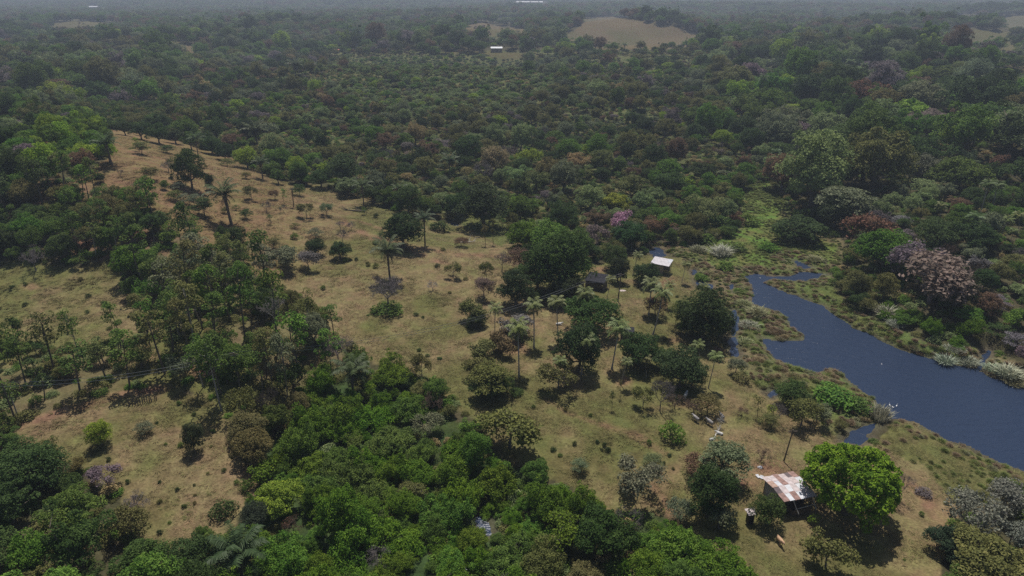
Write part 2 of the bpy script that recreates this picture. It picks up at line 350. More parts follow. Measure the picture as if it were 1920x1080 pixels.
# ------------------------------------------------------------------ mesh and object helpers
def raw_mesh(name, V, faces_flat, sizes, mats=None, mat_idx=None, lv=None, smooth=False):
    me = bpy.data.meshes.new(name)
    V = np.asarray(V, np.float32); F_ = np.asarray(faces_flat, np.int32); S = np.asarray(sizes, np.int32)
    me.vertices.add(len(V)); me.vertices.foreach_set('co', V.ravel())
    me.loops.add(len(F_)); me.loops.foreach_set('vertex_index', F_)
    me.polygons.add(len(S)); st = np.concatenate(([0], np.cumsum(S)[:-1])).astype(np.int32)
    me.polygons.foreach_set('loop_start', st)
    try: me.polygons.foreach_set('loop_total', S)
    except Exception: pass
    for m in mats or []: me.materials.append(m)
    if mat_idx is not None: me.polygons.foreach_set('material_index', np.asarray(mat_idx, np.int32))
    if lv is not None:
        at = me.attributes.new('lv', 'FLOAT', 'FACE'); at.data.foreach_set('value', np.asarray(lv, np.float32))
    me.polygons.foreach_set('use_smooth', np.full(len(S), smooth))
    me.update(calc_edges=True); me.validate()
    return me

class Geo:
    """collects faces; each with a material slot and a brightness value"""
    def __init__(s): s.V = []; s.F = []; s.S = []; s.M = []; s.L = []; s.n = 0
    def add(s, V, F, m=0, lv=0.5):
        V = np.asarray(V, float); o = s.n; s.V.append(V); s.n += len(V)
        for f in F: s.F.extend(int(i) + o for i in f); s.S.append(len(f)); s.M.append(m); s.L.append(lv)
    def quads(s, V, m, lv):                      # V: (n,4,3)
        n = len(V); o = s.n; s.V.append(np.asarray(V).reshape(-1, 3)); s.n += 4 * n
        s.F.extend((np.arange(4 * n) + o).tolist()); s.S.extend([4] * n); s.M.extend([m] * n); s.L.extend(list(lv))
    def tris(s, V, m, lv):
        n = len(V); o = s.n; s.V.append(np.asarray(V).reshape(-1, 3)); s.n += 3 * n
        s.F.extend((np.arange(3 * n) + o).tolist()); s.S.extend([3] * n); s.M.extend([m] * n); s.L.extend(list(lv))
    def tube(s, pts, rad, m=0, sides=5, cap=True):
        pts = np.asarray(pts, float); k = len(pts); V = []
        for i in range(k):
            t = pts[min(i + 1, k - 1)] - pts[max(i - 1, 0)]; t = t / (np.linalg.norm(t) + 1e-9)
            a = np.cross(t, (0.31, 0.95, 0.02)); a /= np.linalg.norm(a) + 1e-9; b = np.cross(t, a)
            for j in range(sides):
                th = 2 * math.pi * j / sides; V.append(pts[i] + rad[i] * (math.cos(th) * a + math.sin(th) * b))
        F = [(i * sides + j, i * sides + (j + 1) % sides, (i + 1) * sides + (j + 1) % sides, (i + 1) * sides + j) for i in range(k - 1) for j in range(sides)]
        if cap: F.append(tuple(range((k - 1) * sides, k * sides))); F.append(tuple(reversed(range(sides))))
        s.add(V, F, m)
    def box(s, c, size, m=0, rz=0.0, tilt=None):
        x, y, z = (q / 2 for q in size)
        V = np.array([(i, j, k) for k in (-z, z) for j in (-y, y) for i in (-x, x)])
        if tilt is not None: V = V @ np.array(tilt.to_3x3()).T
        if rz: cz, sz = math.cos(rz), math.sin(rz); V = V @ np.array([[cz, sz, 0], [-sz, cz, 0], [0, 0, 1]])
        s.add(V + np.asarray(c, float), [(0, 2, 3, 1), (4, 5, 7, 6), (0, 1, 5, 4), (2, 6, 7, 3), (0, 4, 6, 2), (1, 3, 7, 5)], m)
    def mesh(s, name, mats, smooth=False):
        if not s.V: return bpy.data.meshes.new(name)
        return raw_mesh(name, np.concatenate(s.V), s.F, s.S, mats, s.M, s.L, smooth)

def link(name, data, parent=None, loc=(0, 0, 0), rot=(0, 0, 0), scale=(1, 1, 1)):
    o = bpy.data.objects.new(name, data); C.objects.link(o); o.location = loc; o.rotation_euler = rot; o.scale = scale
    if parent: o.parent = parent
    return o
def tag(o, label=None, cat=None, group=None, kind=None):
    for k, v in (('label', label), ('category', cat), ('group', group), ('kind', kind)):
        if v: o[k] = v
    return o

# ------------------------------------------------------------------ the ground and the water
def build_ground():
    ys = [30.0]
    while ys[-1] < 6500: ys.append(ys[-1] + max(0.55, ys[-1] * 0.0062) * (1 if ys[-1] < 400 else 1.6))
    ys = np.array(ys); nx = 460
    t = np.linspace(-1, 1, nx)
    X = t[None, :] * (ys[:, None] * 0.92 + 22); Y = np.repeat(ys[:, None], nx, 1)
    x, y = X.ravel(), Y.ravel(); z = terrain(x, y); col = cover_colour(x, y, z)
    nr = len(ys); i = np.arange(nr - 1)[:, None] * nx + np.arange(nx - 1)[None, :]
    f = np.stack((i, i + 1, i + nx + 1, i + nx), -1).reshape(-1)
    me = raw_mesh('ground', np.stack((x, y, z), 1), f, np.full(len(f) // 4, 4), [ground_mat()], smooth=True)
    at = me.attributes.new('cover', 'FLOAT_COLOR', 'POINT')
    at.data.foreach_set('color', np.concatenate((col, np.ones((len(col), 1))), 1).astype(np.float32).ravel())
    tag(link('ground', me), 'rolling pasture and forest floor running out to the horizon', kind='structure')
build_ground()
M_WATER = water_mat()
for k, p in enumerate(WPOLY):
    lo = p.min(0) - 1.5; hi = p.max(0) + 1.5
    h = -0.004 * k
    me = raw_mesh('pond', [(lo[0], lo[1], h), (hi[0], lo[1], h), (hi[0], hi[1], h), (lo[0], hi[1], h)], [0, 1, 2, 3], [4], [M_WATER])
    lab = ['dark blue rippled pond water along the right of the pasture', 'narrow strip of water under the dark tree', 'shallow pool behind the pale roofed shed', 'small puddle at the forest edge',
           'thin channel in the marsh above the pond', 'narrow inlet in the reeds of the far bank', 'dark pool hidden in the green thicket'] + ['small puddle in the marsh grass'] * 9
    tag(link('pond' if k == 0 else 'pool', me), lab[k], kind='structure')
# ------------------------------------------------------------------ plant forms
def unit(v): return v / (np.linalg.norm(v, axis=-1, keepdims=True) + 1e-9)

def leaf_quads(P, N, L, W, g):
    """leaves at P facing N, length L, width W -> (n,4,3) rhombs"""
    n = len(P); r = g.normal(size=(n, 3)); a = unit(np.cross(N, r)); b = np.cross(N, a)
    L = np.broadcast_to(L, (n,))[:, None]; W = np.broadcast_to(W, (n,))[:, None]
    droop = N * L * 0.12
    return np.stack((P - a * L * 0.5 - droop, P - b * W * 0.5, P + a * L * 0.5 - droop, P + b * W * 0.5), 1)

def clumps(geo, cen, rad, n_each, size, g, flat=0.75, up=0.75, lo=-0.35, m=0, rnd=0.42, bias=0.0, q0=0.80):
    """leaf clumps: leaves over the upper side of each small ball"""
    for c, r in zip(cen, rad):
        k = max(4, int(n_each * (r / np.mean(rad)) ** 2))
        d = unit(g.normal(size=(k * 2, 3))); d = d[d[:, 2] > lo][:k]; k = len(d)
        q = g.uniform(q0, 1.08, k)
        P = c + d * (r * q)[:, None] * np.array((1, 1, flat))
        N = unit(d * 0.9 + np.array((0, 0, up)) + g.normal(size=(k, 3)) * rnd)
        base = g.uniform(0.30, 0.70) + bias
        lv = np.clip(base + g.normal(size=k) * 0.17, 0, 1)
        geo.quads(leaf_quads(P, N, size * g.uniform(0.7, 1.3, k), size * 0.62 * g.uniform(0.8, 1.2, k), g), m, lv)

def limb(geo, a, b, ra, rb, g, m=0, bend=0.12, sides=5, k=4):
    a = np.asarray(a, float); b = np.asarray(b, float); L = np.linalg.norm(b - a)
    off = g.normal(size=3) * bend * L
    pts = [a + (b - a) * t + off * math.sin(math.pi * t) for t in np.linspace(0, 1, k)]
    geo.tube(pts, np.linspace(ra, rb, k), m, sides); return pts

class Form:
    def __init__(s, trunk, crown, R, H, hc, extra=None):
        s.parts = [(n, me) for n, me in (('trunk', trunk), ('crown', crown)) if me is not None] + (extra or [])
        s.R, s.H, s.hc = R, H, hc; s.single = None
    def joined(s, name):
        if s.single is None: s.single = join_meshes(name, [me for _, me in s.parts])
        return s.single
def join_meshes(name, ms):
    V = []; F = []; S = []; M = []; L = []; mats = []; n = 0
    for me in ms:
        k = len(me.vertices); a = np.empty(3 * k, np.float32); me.vertices.foreach_get('co', a); V.append(a.reshape(-1, 3))
        f = np.empty(len(me.loops), np.int32); me.loops.foreach_get('vertex_index', f); F.append(f + n)
        z = np.empty(len(me.polygons), np.int32); me.polygons.foreach_get('loop_total', z); S.append(z)
        q = np.empty(len(me.polygons), np.int32); me.polygons.foreach_get('material_index', q)
        mm = []
        for x in me.materials:
            if x not in mats: mats.append(x)
            mm.append(mats.index(x))
        M.append(np.array(mm, np.int32)[q] if mm else q)
        l = np.full(len(me.polygons), 0.5, np.float32)
        if 'lv' in me.attributes: me.attributes['lv'].data.foreach_get('value', l)
        L.append(l); n += k
    return raw_mesh(name, np.concatenate(V), np.concatenate(F), np.concatenate(S), mats, np.concatenate(M), np.concatenate(L))

def dome_points(n, g, zlo):
    i = np.arange(n) + 0.5; z = 1 - (1 - zlo) * i / n; th = i * 2.399963 + g.uniform(0, 6)
    r = np.sqrt(np.maximum(0, 1 - z * z)); d = np.stack((r * np.cos(th), r * np.sin(th), z), 1)
    return unit(d + g.normal(size=(n, 3)) * 0.16)

def broadleaf(seed, R=4.2, hz=0.78, n=24, leaves=180, size=0.325, hole=0.0, low=-0.35, big=(0.26, 0.44), wild=1.0):
    g = np.random.default_rng(seed); G = Geo(); T = Geo()
    d = dome_points(n, g, low); rad = R * g.uniform(*big, n)
    lob = 1 + wild * (0.16 * np.array([math.sin(3 * math.atan2(a[1], a[0]) + seed) for a in d]) + g.normal(size=n) * 0.10)
    hc = R * hz * 0.92 + 0.8
    cen = d * (lob * (R - rad * 0.8))[:, None] * np.array((1, 1, hz)) + np.array((0, 0, hc))
    keep = g.uniform(size=n) > hole; cen, rad = cen[keep], rad[keep]
    clumps(G, cen, rad, leaves, size, g, flat=0.82, lo=-0.35)
    # rosettes standing out of the lobes
    for c, r in zip(cen, rad):
        k = 6; e = unit(g.normal(size=(k, 3)) + np.array((0, 0, 0.7))) * r * np.array((1, 1, .8)); clumps(G, c + e, g.uniform(0.24, 0.40, k) * r, leaves * 0.13, size, g, flat=0.8, up=.5, rnd=.5)
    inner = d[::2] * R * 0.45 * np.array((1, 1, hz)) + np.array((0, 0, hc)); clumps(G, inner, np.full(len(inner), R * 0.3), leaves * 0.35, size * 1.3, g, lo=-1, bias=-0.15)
    fork = np.array((0.15 * g.normal(), 0.15 * g.normal(), hc * 0.42)); r0 = 0.07 * R
    limb(T, (0, 0, -0.4), fork, r0 * 1.25, r0 * 0.8, g, bend=0.05, sides=7)
    for c in cen[g.permutation(len(cen))[:9]]: limb(T, fork, fork + (c - fork) * 0.92, r0 * 0.5, 0.03, g)
    return Form(T.mesh('trunk_mesh', [M_BARK]), G.mesh('crown_mesh', [M_LEAF]), R * 1.05, hc + R * hz, hc)

def umbrella(seed, R=4.0, h=4.6, tiers=3, leaves=40, size=0.36):
    g = np.random.default_rng(seed); G = Geo(); T = Geo(); fork = np.array((0.2 * g.normal(), 0.2 * g.normal(), h * 0.38))
    limb(T, (0, 0, -0.4), fork, 0.2, 0.13, g, bend=0.06, sides=6)
    for k in range(tiers):
        f = k / max(1, tiers - 1); rr = R * (1.0 - 0.42 * f); z = h * (0.62 + 0.36 * f); n = int(13 - 4 * f); a0 = g.uniform(0, 6)
        for j in range(n):
            a = a0 + 2 * math.pi * j / n + g.normal() * 0.25; q = rr * g.uniform(0.35, 0.95)
            c = np.array((q * math.cos(a), q * math.sin(a), z + g.normal() * 0.22 - 0.05 * q))
            if g.uniform() < 0.8: limb(T, fork, c - (0, 0, 0.12), 0.07, 0.02, g, bend=0.1, sides=4)
            clumps(G, [c + g.normal(size=3) * (0.4, 0.4, 0.1) for _ in range(2)], [R * g.uniform(0.20, 0.32) for _ in range(2)], leaves, size, g, flat=0.26, up=0.9, lo=-0.6, rnd=0.4)
    return Form(T.mesh('trunk_mesh', [M_BARK]), G.mesh('crown_mesh', [M_LEAF]), R, h * 1.05, h * 0.8)

def timber(seed, R=2.1, h=9.5, leaves=48, size=0.36):
    g = np.random.default_rng(seed); G = Geo(); T = Geo(); top = np.array((g.normal() * 0.5, g.normal() * 0.5, h * 0.9))
    pts = limb(T, (0, 0, -0.4), top, 0.15, 0.05, g, bend=0.025, sides=6, k=7)
    n = 17; cen = []
    for k in range(n):
        f = g.uniform(0, 1); z = h * (0.56 + 0.42 * f); rr = R * (1.0 - 0.55 * f ** 2) * g.uniform(0.35, 0.95); a = g.uniform(0, 6.28)
        c = np.array((rr * math.cos(a), rr * math.sin(a), z)) + (top * (1, 1, 0)) * z / h; cen.append(c)
        p0 = np.array((top[0] * z / h, top[1] * z / h, z - 0.9)); limb(T, p0, c, 0.045, 0.015, g, sides=4, k=3)
    clumps(G, np.array(cen), R * g.uniform(0.26, 0.44, n), leaves, size, g, flat=0.7, lo=-0.4)
    return Form(T.mesh('trunk_mesh', [M_PALE_BARK if seed % 3 == 0 else M_BARK]), G.mesh('crown_mesh', [M_LEAF]), R, h * 1.02, h * 0.78)

def branches(T, W, p, d, L, r, lev, g, tips, spread=0.55, up=0.25):
    e = p + d * L; mid = (p + e) / 2 + g.normal(size=3) * L * 0.06
    (T if lev > 1 else W).tube([p, mid, e], [r, r * 0.8, r * 0.62], 0 if lev > 1 else 0, 4 if lev > 1 else 3, cap=False)
    if lev <= 0: tips.append(e); return
    for _ in range(3 if lev < 4 else 4):
        nd_ = unit(d + g.normal(size=3) * spread + np.array((0, 0, up * 0.5)))
        branches(T, W, p + (e - p) * g.uniform(0.6, 1.0), nd_, L * g.uniform(0.6, 0.82), r * 0.58, lev - 1, g, tips, spread, up)

def bare(seed, h=6.0, lev=5, spread=0.55, leafy=0, size=0.3, leaves=10, frame=0.10):
    g = np.random.default_rng(seed); T = Geo(); W = Geo(); tips = []; p = np.array((0, 0, h * 0.26)) + g.normal(size=3) * (0.2, 0.2, 0)
    limb(T, (0, 0, -0.4), p, frame * 1.4, frame * 1.05, g, bend=0.05, sides=6)
    for k in range(4):
        a = k * 1.57 + g.uniform(0, 1); d = unit(np.array((math.cos(a) * 0.75, math.sin(a) * 0.75, 0.8)))
        branches(T, W, p, d, h * 0.24, frame * 0.75, lev - 1, g, tips, spread)
    tips = np.array(tips); q = tips[g.permutation(len(tips))]
    for t in q[:min(len(q), 330)]:                                     # the finest twigs
        k = 6; dd = unit(g.normal(size=(k, 3)) + np.array((0, 0, 0.35))) * g.uniform(0.25, 0.6, (k, 1)); s = unit(np.cross(dd, g.normal(size=(k, 3)))) * 0.014
        W.tris(np.stack((t - s, t + s, t + dd), 1), 0, np.full(k, 0.5))
    ext = [('twigs', W.mesh('twig_mesh', [M_TWIG]))]
    R = np.percentile(np.hypot(tips[:, 0], tips[:, 1]), 95) + 0.2; H = tips[:, 2].max() + 0.3; crown = None
    if leafy:
        G = Geo(); sel = q[:leafy]; clumps(G, sel, np.full(len(sel), 0.62) * g.uniform(0.7, 1.4, len(sel)), int(leaves * 1.5), size, g, flat=0.7, lo=-0.8, rnd=0.9); crown = G.mesh('crown_mesh', [M_LEAF])
    return Form(T.mesh('trunk_mesh', [M_TWIG]), crown, R, H, H * 0.62, ext)

def shrub(seed, R=1.5, hz=0.8, n=16, leaves=46, size=0.24, stems=5):
    g = np.random.default_rng(seed); G = Geo(); T = Geo(); d = dome_points(n, g, -0.05)
    cen = d * (R * g.uniform(0.5, 0.85, n))[:, None] * np.array((1, 1, hz)) + np.array((0, 0, 0.25 * R)); clumps(G, cen, R * g.uniform(0.24, 0.46, n), leaves, size, g, lo=-0.6)
    for c in cen[:stems]: limb(T, (0, 0, -0.2), c, 0.05, 0.015, g, sides=4, k=3)
    return Form(T.mesh('trunk_mesh', [M_BARK]), G.mesh('crown_mesh', [M_LEAF]), R, R * hz + 0.3 * R, R * 0.5, None)

def thicket(seed, R=3.4, n=46, leaves=170, size=0.215):
    g = np.random.default_rng(seed); G = Geo(); T = Geo(); cen = []; rad = []; m = 5
    for k in range(m):                                                  # several mounds of unequal height grown into one another
        a = k * 1.26 + g.uniform(0, 1.2); q = R * g.uniform(0.1, 0.62); rr = R * g.uniform(0.36, 0.62); hh = R * g.uniform(0.25, 0.85); c0 = np.array((q * math.cos(a), q * math.sin(a), hh * 0.5))
        d = dome_points(n // m + 4, g, -0.15); cen += list(c0 + d * (rr * g.uniform(0.55, 1.0, len(d)))[:, None] * np.array((1, 1, hh / rr * 0.75))); rad += list(R * g.uniform(0.10, 0.27, len(d)))
    cen = np.array(cen); cen[:, 2] = np.maximum(cen[:, 2], 0.1)
    clumps(G, cen, np.array(rad), leaves * 0.75, size, g, flat=0.7, up=0.6, lo=-0.45, rnd=0.55, q0=.6)
    top = cen[np.argsort(-cen[:, 2])[:10]]                              # loose sprays above the mass
    clumps(G, top + g.normal(size=top.shape) * 0.35 + (0, 0, R * 0.12), np.full(len(top), R * 0.1), 26, size * 1.1, g, flat=1.1, rnd=.8, q0=.3)
    for c in cen[:7]: limb(T, (0.3 * g.normal(), 0.3 * g.normal(), -0.3), c, 0.08, 0.02, g, sides=4, k=3)
    return Form(T.mesh('trunk_mesh', [M_BARK]), G.mesh('crown_mesh', [M_LEAF]), R, R * 1.15, R * 0.5)

def frond(geo, base, az, el, L, droop, leaf, width, n, g, m=0, lv=0.5, curl=0.5, rach=0.03):
    d = np.array((math.cos(az), math.sin(az), 0)); k = 8; pts = []
    for i in range(k):
        t = i / (k - 1); a = el - droop * t * t
        pts.append((np.array(pts[-1]) if pts else np.array(base)) + (L / (k - 1) * (math.cos(a) * d + math.sin(a) * np.array((0, 0, 1))) if i else 0))
    pts = np.array(pts); geo.tube(pts, np.linspace(rach, rach * 0.25, k), m, 3, cap=False)
    side = np.array((-d[1], d[0], 0)); t = np.repeat(np.linspace(0.14, 1.0, n), 2); sg = np.tile((1, -1), n)
    P = np.stack([np.interp(t * (k - 1), np.arange(k), pts[:, c]) for c in range(3)], 1)
    ll = leaf * (0.45 + 0.9 * np.sin(np.pi * np.clip(t, 0.08, 0.94)) ** 0.7) * g.uniform(0.85, 1.1, 2 * n)
    out = unit(side[None, :] * sg[:, None] * 0.9 + d * 0.5 + np.array((0, 0, -curl)) + g.normal(size=(2 * n, 3)) * 0.10)
    w = d * width; tip = P + out * ll[:, None]
    V = np.stack((P - w * 0.4, P + w * 0.6, tip + w * 0.15 - (0, 0, 0.05), tip - w * 0.15 - (0, 0, 0.05)), 1)
    geo.quads(V, m, np.clip(lv + g.normal(size=2 * n) * 0.1, 0, 1))

def coconut(seed, h=10.0, lean=1.0, nf=19):
    g = np.random.default_rng(seed); T = Geo(); G = Geo(); N = Geo(); a = g.uniform(0, 6.28); ld = np.array((math.cos(a), math.sin(a), 0)) * lean
    pts = [ld * (t ** 1.8) + np.array((0, 0, h * t)) for t in np.linspace(0, 1, 9)]; pts[0][2] = -0.3
    T.tube(pts, [0.24, 0.16] + [0.125] * 5 + [0.11, 0.10], 0, 7); top = pts[-1]
    for i in range(nf):
        f = i / nf; frond(G, top + (0, 0, 0.1), i * 2.399 + g.normal() * 0.15, 1.35 - 1.75 * f + g.normal() * 0.1, g.uniform(2.3, 2.9), 1.25 + 0.35 * f, 0.66, 0.17, 17, g, 0, 0.66 - 0.25 * f, 0.35)
    for i in range(9):
        q = i * 0.8; c = top + np.array((0.24 * math.cos(q), 0.24 * math.sin(q), -0.15 - 0.12 * (i % 2))); d = dome_points(8, g, -1.0)
        bmx = bmesh.new(); bmesh.ops.create_icosphere(bmx, subdivisions=1, radius=0.13); N.add([np.array(v.co) + c for v in bmx.verts], [[v.index for v in f.verts] for f in bmx.faces], 0); bmx.free()
    for i in range(4): frond(G, top, i * 1.7 + 0.4, -0.7, 1.9, 0.8, 0.4, 0.08, 10, g, 1, 0.4, 0.8)
    return Form(T.mesh('trunk_mesh', [M_PALE_BARK]), G.mesh('crown_mesh', [M_FROND, M_DEADFROND]), 2.3, h + 1.2, h, [('coconuts', N.mesh('nut_mesh', [M_NUT]))])

def feather(seed, h=6.0, nf=17, L=4.2):
    g = np.random.default_rng(seed); T = Geo(); G = Geo(); D = Geo()
    T.tube([(0, 0, -0.3), (0.05, 0, h * 0.4), (0.1, 0.05, h * 0.8), (0.1, 0.1, h)], [0.24, 0.2, 0.22, 0.36], 0, 8); top = np.array((0.1, 0.1, h))
    for i in range(nf):
        f = i / nf; frond(G, top, i * 2.399 + g.normal() * 0.12, 1.42 - 1.1 * f + g.normal() * 0.06, L * g.uniform(0.9, 1.1), 0.85 + 0.5 * f, 0.75, 0.19, 24, g, 0, 0.6 - 0.25 * f, 0.3, 0.06)
    for i in range(7): frond(D, top - (0, 0, 0.1), i * 0.95 + g.normal() * 0.2, -0.75 - 0.3 * g.uniform(), L * g.uniform(0.45, 0.7), 0.7, 0.3, 0.08, 12, g, 0, 0.4, 0.9, 0.05)
    return Form(T.mesh('trunk_mesh', [M_BARK]), G.mesh('crown_mesh', [M_FROND]), L * 0.72, h + L * 0.6, h + 0.6, [('dead_fronds', D.mesh('dead_frond_mesh', [M_DEADFROND]))])

def reeds(seed, R=1.0, h=1.5, n=260):
    g = np.random.default_rng(seed); G = Geo(); a = g.uniform(0, 6.28, n); q = R * np.sqrt(g.uniform(0, 1, n)); P = np.stack((q * np.cos(a), q * np.sin(a), np.zeros(n) - 0.1), 1)
    out = np.stack((np.cos(a), np.sin(a), np.zeros(n)), 1) * (q / R)[:, None] * 0.55 + g.normal(size=(n, 3)) * (0.25, 0.25, 0)
    hh = h * g.uniform(0.6, 1.15, n) * (1.1 - 0.45 * (q / R)); s = unit(np.cross(out + np.array((0, 0, 0.01)), np.array((0, 0, 1.0)))) * 0.035
    M = P + out * 0.35 * hh[:, None] + np.stack((0 * hh, 0 * hh, hh * 0.7), 1); E = P + out * hh[:, None] + np.stack((0 * hh, 0 * hh, hh), 1); lv = np.clip(g.normal(0.5, 0.2, n), 0, 1)
    G.quads(np.stack((P - s, P + s, M + s, M - s), 1), 0, lv); G.tris(np.stack((M - s, M + s, E), 1), 0, lv)
    return Form(None, G.mesh('reed_mesh', [M_BLADE]), R, h, h * 0.5)

def sapling(seed, h=2.6):
    g = np.random.default_rng(seed); G = Geo(); T = Geo(); top = np.array((g.normal() * 0.2, g.normal() * 0.2, h)); limb(T, (0, 0, -0.2), top, 0.05, 0.02, g, bend=0.04, sides=4)
    cen = [top * f + g.normal(size=3) * (0.3, 0.3, 0.1) for f in g.uniform(0.45, 1.02, 9)]
    for c in cen: limb(T, top * (c[2] / h * 0.85), c, 0.02, 0.01, g, sides=3, k=2)
    clumps(G, np.array(cen), g.uniform(0.22, 0.42, 9), 22, 0.2, g, lo=-0.8, rnd=0.8)
    return Form(T.mesh('trunk_mesh', [M_BARK]), G.mesh('crown_mesh', [M_LEAF]), 0.8, h * 1.1, h * 0.65)

FORMS = {
 'broadleaf_tree': [broadleaf(101, low=-.62, n=30), broadleaf(102, hz=0.95, n=26, low=-.6), broadleaf(103, hz=0.68, n=30, hole=0.12, big=(.2, .36)), broadleaf(104, n=17, hole=0.1, size=0.36, big=(.3, .5)), broadleaf(105, hz=1.05, n=40, leaves=140, low=-.6, big=(.2, .36)), broadleaf(106, hz=0.72, n=40, size=0.30, leaves=124, big=(.17, .32)), broadleaf(107, wild=2.4, n=17, low=-.1, hz=.7, hole=.15, big=(.24, .46)), broadleaf(108, wild=2.6, n=26, low=-.2, hz=.85, hole=.25, big=(.18, .38)), broadleaf(109, wild=2.2, n=22, low=0., hz=.6, hole=.2, big=(.2, .4)), broadleaf(110, wild=2.2, n=30, low=-.3, hz=1.0, hole=.3, big=(.16, .34))],
 'umbrella_tree': [umbrella(201), umbrella(202, h=5.2), umbrella(203, tiers=2, h=4.0), umbrella(204, tiers=4, h=6.0, R=3.6)],
 'timber_tree': [timber(301), timber(302, h=10.5), timber(303, R=2.4), timber(304, h=8.5)],
 'bare_tree': [bare(401), bare(402, spread=0.42, h=7), bare(403, spread=0.65), bare(404, leafy=26, size=0.26, leaves=7)],
 'sparse_tree': [bare(501, lev=4, leafy=150, leaves=16, spread=0.6, size=0.3), bare(502, lev=4, leafy=200, leaves=13, h=7, size=0.34), bare(503, lev=4, leafy=100, leaves=16, spread=0.5, size=0.3), bare(504, lev=4, leafy=240, leaves=16, spread=0.7, h=5.4, size=0.32)],
 'coconut_palm': [coconut(601), coconut(602, h=9, lean=1.8), coconut(603, h=11, lean=0.6, nf=22), coconut(604, h=8.0, lean=0.8)],
 'feather_palm': [feather(701), feather(702, h=7.5, nf=14), feather(703, h=4.5, nf=19)],
 'shrub': [shrub(801), shrub(802, hz=1.15), shrub(803, n=22, hz=0.65), shrub(804, n=12, size=0.3)],
 'thicket_bush': [thicket(901), thicket(902, n=40), thicket(903, n=56, R=3.6), thicket(904, n=36, size=0.25), thicket(905, n=50, size=.19), thicket(906, n=60, R=3.8)],
 'reed_clump': [reeds(1001), reeds(1002, R=1.4, h=1.2, n=320), reeds(1003, R=0.8, h=1.9)],
 'sapling': [sapling(1101), sapling(1102, h=2.0), sapling(1103, h=3.2)],
}
CAT = {'broadleaf_tree': 'tree', 'umbrella_tree': 'tree', 'timber_tree': 'tree', 'bare_tree': 'bare tree', 'sparse_tree': 'tree', 'coconut_palm': 'palm', 'feather_palm': 'palm', 'shrub': 'shrub', 'thicket_bush': 'bush', 'reed_clump': 'reeds', 'sapling': 'sapling'}
COL = {  # leaf colours
 'dark': (0.071, 0.118, 0.033), 'deep': (0.056, 0.084, 0.031), 'mid': (0.114, 0.181, 0.038), 'green': (0.125, 0.235, 0.038), 'vivid': (0.125, 0.220, 0.024), 'lime': (0.261, 0.369, 0.043), 'yellow': (0.356, 0.345, 0.051),
 'olive': (0.182, 0.186, 0.064), 'greygreen': (0.193, 0.227, 0.125), 'pale': (0.222, 0.287, 0.118), 'brown': (0.198, 0.133, 0.079), 'rust': (0.229, 0.125, 0.070), 'tan': (0.254, 0.211, 0.162), 'pink': (0.484, 0.281, 0.345), 'white': (0.243, 0.232, 0.184), 'mauve': (0.235, 0.198, 0.198), 'straw': (0.369, 0.299, 0.140), 'reed': (0.306, 0.306, 0.159), 'silver': (0.382, 0.395, 0.293), 'palm': (0.185, 0.222, 0.083), 'palmdark': (0.108, 0.153, 0.057)}
TWIG = {'grey': (0.17, 0.15, 0.145), 'mauve': (0.21, 0.185, 0.185), 'dark': (0.09, 0.075, 0.065), 'pinkish': (0.27, 0.215, 0.205), 'pale': (0.36, 0.33, 0.31), 'brown': (0.16, 0.115, 0.09)}
USED = {k: 0 for k in FORMS}
OCC = []                                                               # ground already taken: x, y, radius

def grow(kind, x, y, z, scale, col, label, group=None, form=None, hv=1.0, rot=None, twig='grey', parts=True, name=None, wmul=1.0):
    fs = FORMS[kind] if form is None or not isinstance(form, Form) else None
    f = form if isinstance(form, Form) else fs[(form if form is not None else USED[kind]) % len(fs)]
    USED[kind] += 1; rot = random.uniform(0, 6.28) if rot is None else rot
    c = COL[col] if isinstance(col, str) else col; j = [q * random.uniform(0.9, 1.1) for q in c]; tw = TWIG[twig] if isinstance(twig, str) else twig
    sc = (scale * wmul, scale * wmul, scale * hv)
    def paint(o): o['leaf'] = j; o['twig'] = list(tw); return o
    if parts:
        t = link(name or kind, None, None, (x, y, z), (0, 0, rot), sc)
        for pn, me in f.parts:
            q = paint(link(pn, me, t))
            if pn in ('twigs', 'dead_fronds', 'coconuts'): q['kind'] = 'stuff'
    else:
        t = paint(link(name or kind, f.joined(kind), None, (x, y, z), (0, 0, rot), sc))
    return tag(t, label, CAT[kind], group)
# ------------------------------------------------------------------ plants that the photograph shows one by one
def depth_at(x, y, z): return float(project(x, y, z)[2])
def plant(kind, u, v, w, col, label, form=None, base=True, hv=1.0, group=None, twig='grey', rot=None, occ=0.8, wm=1.0, name=None):
    fs = FORMS[kind]; fi = (form if form is not None else USED[kind]) % len(fs); f = fs[fi]
    lift = 0.0; sc = 1.0
    for _ in range(1 if base else 4):
        x, y = ground_at(u, v, lift); z = ground_z(x, y); sc = w * depth_at(x, y, z + lift) / F / (2 * f.R); lift = 0 if base else f.hc * sc * hv
    if base: sc = w * depth_at(x, y, z) / F / (2 * f.R)
    OCC.append((x, y, f.R * sc * occ))
    return grow(kind, x, y, z, sc, col, label, group, fi, hv, rot, twig, True, name, wm)
def palm(kind, ub, vb, uc, vc, label, col='palm', form=None, fw=1.0, group=None):
    fs = FORMS[kind]; fi = (form if form is not None else USED[kind]) % len(fs); f = fs[fi]
    x, y = ground_at(ub, vb); z = ground_z(x, y); d = depth_at(x, y, z); h = (vb - vc) * d / F / math.cos(math.atan2(CAM_H - z, y)); sc = h / f.hc
    o = grow(kind, x, y, z, sc, col, label, group, fi, 1.0, 0.0)
    o.rotation_euler = (0, math.atan2(uc - ub, (vb - vc)), 0)
    if fw != 1.0:
        for ch in o.children:
            if ch.name.split('.')[0] != 'trunk': ch.scale = (fw, fw, fw); ch.location = (0, 0, f.hc * (1 - fw))
    OCC.append((x, y, 1.2)); return o

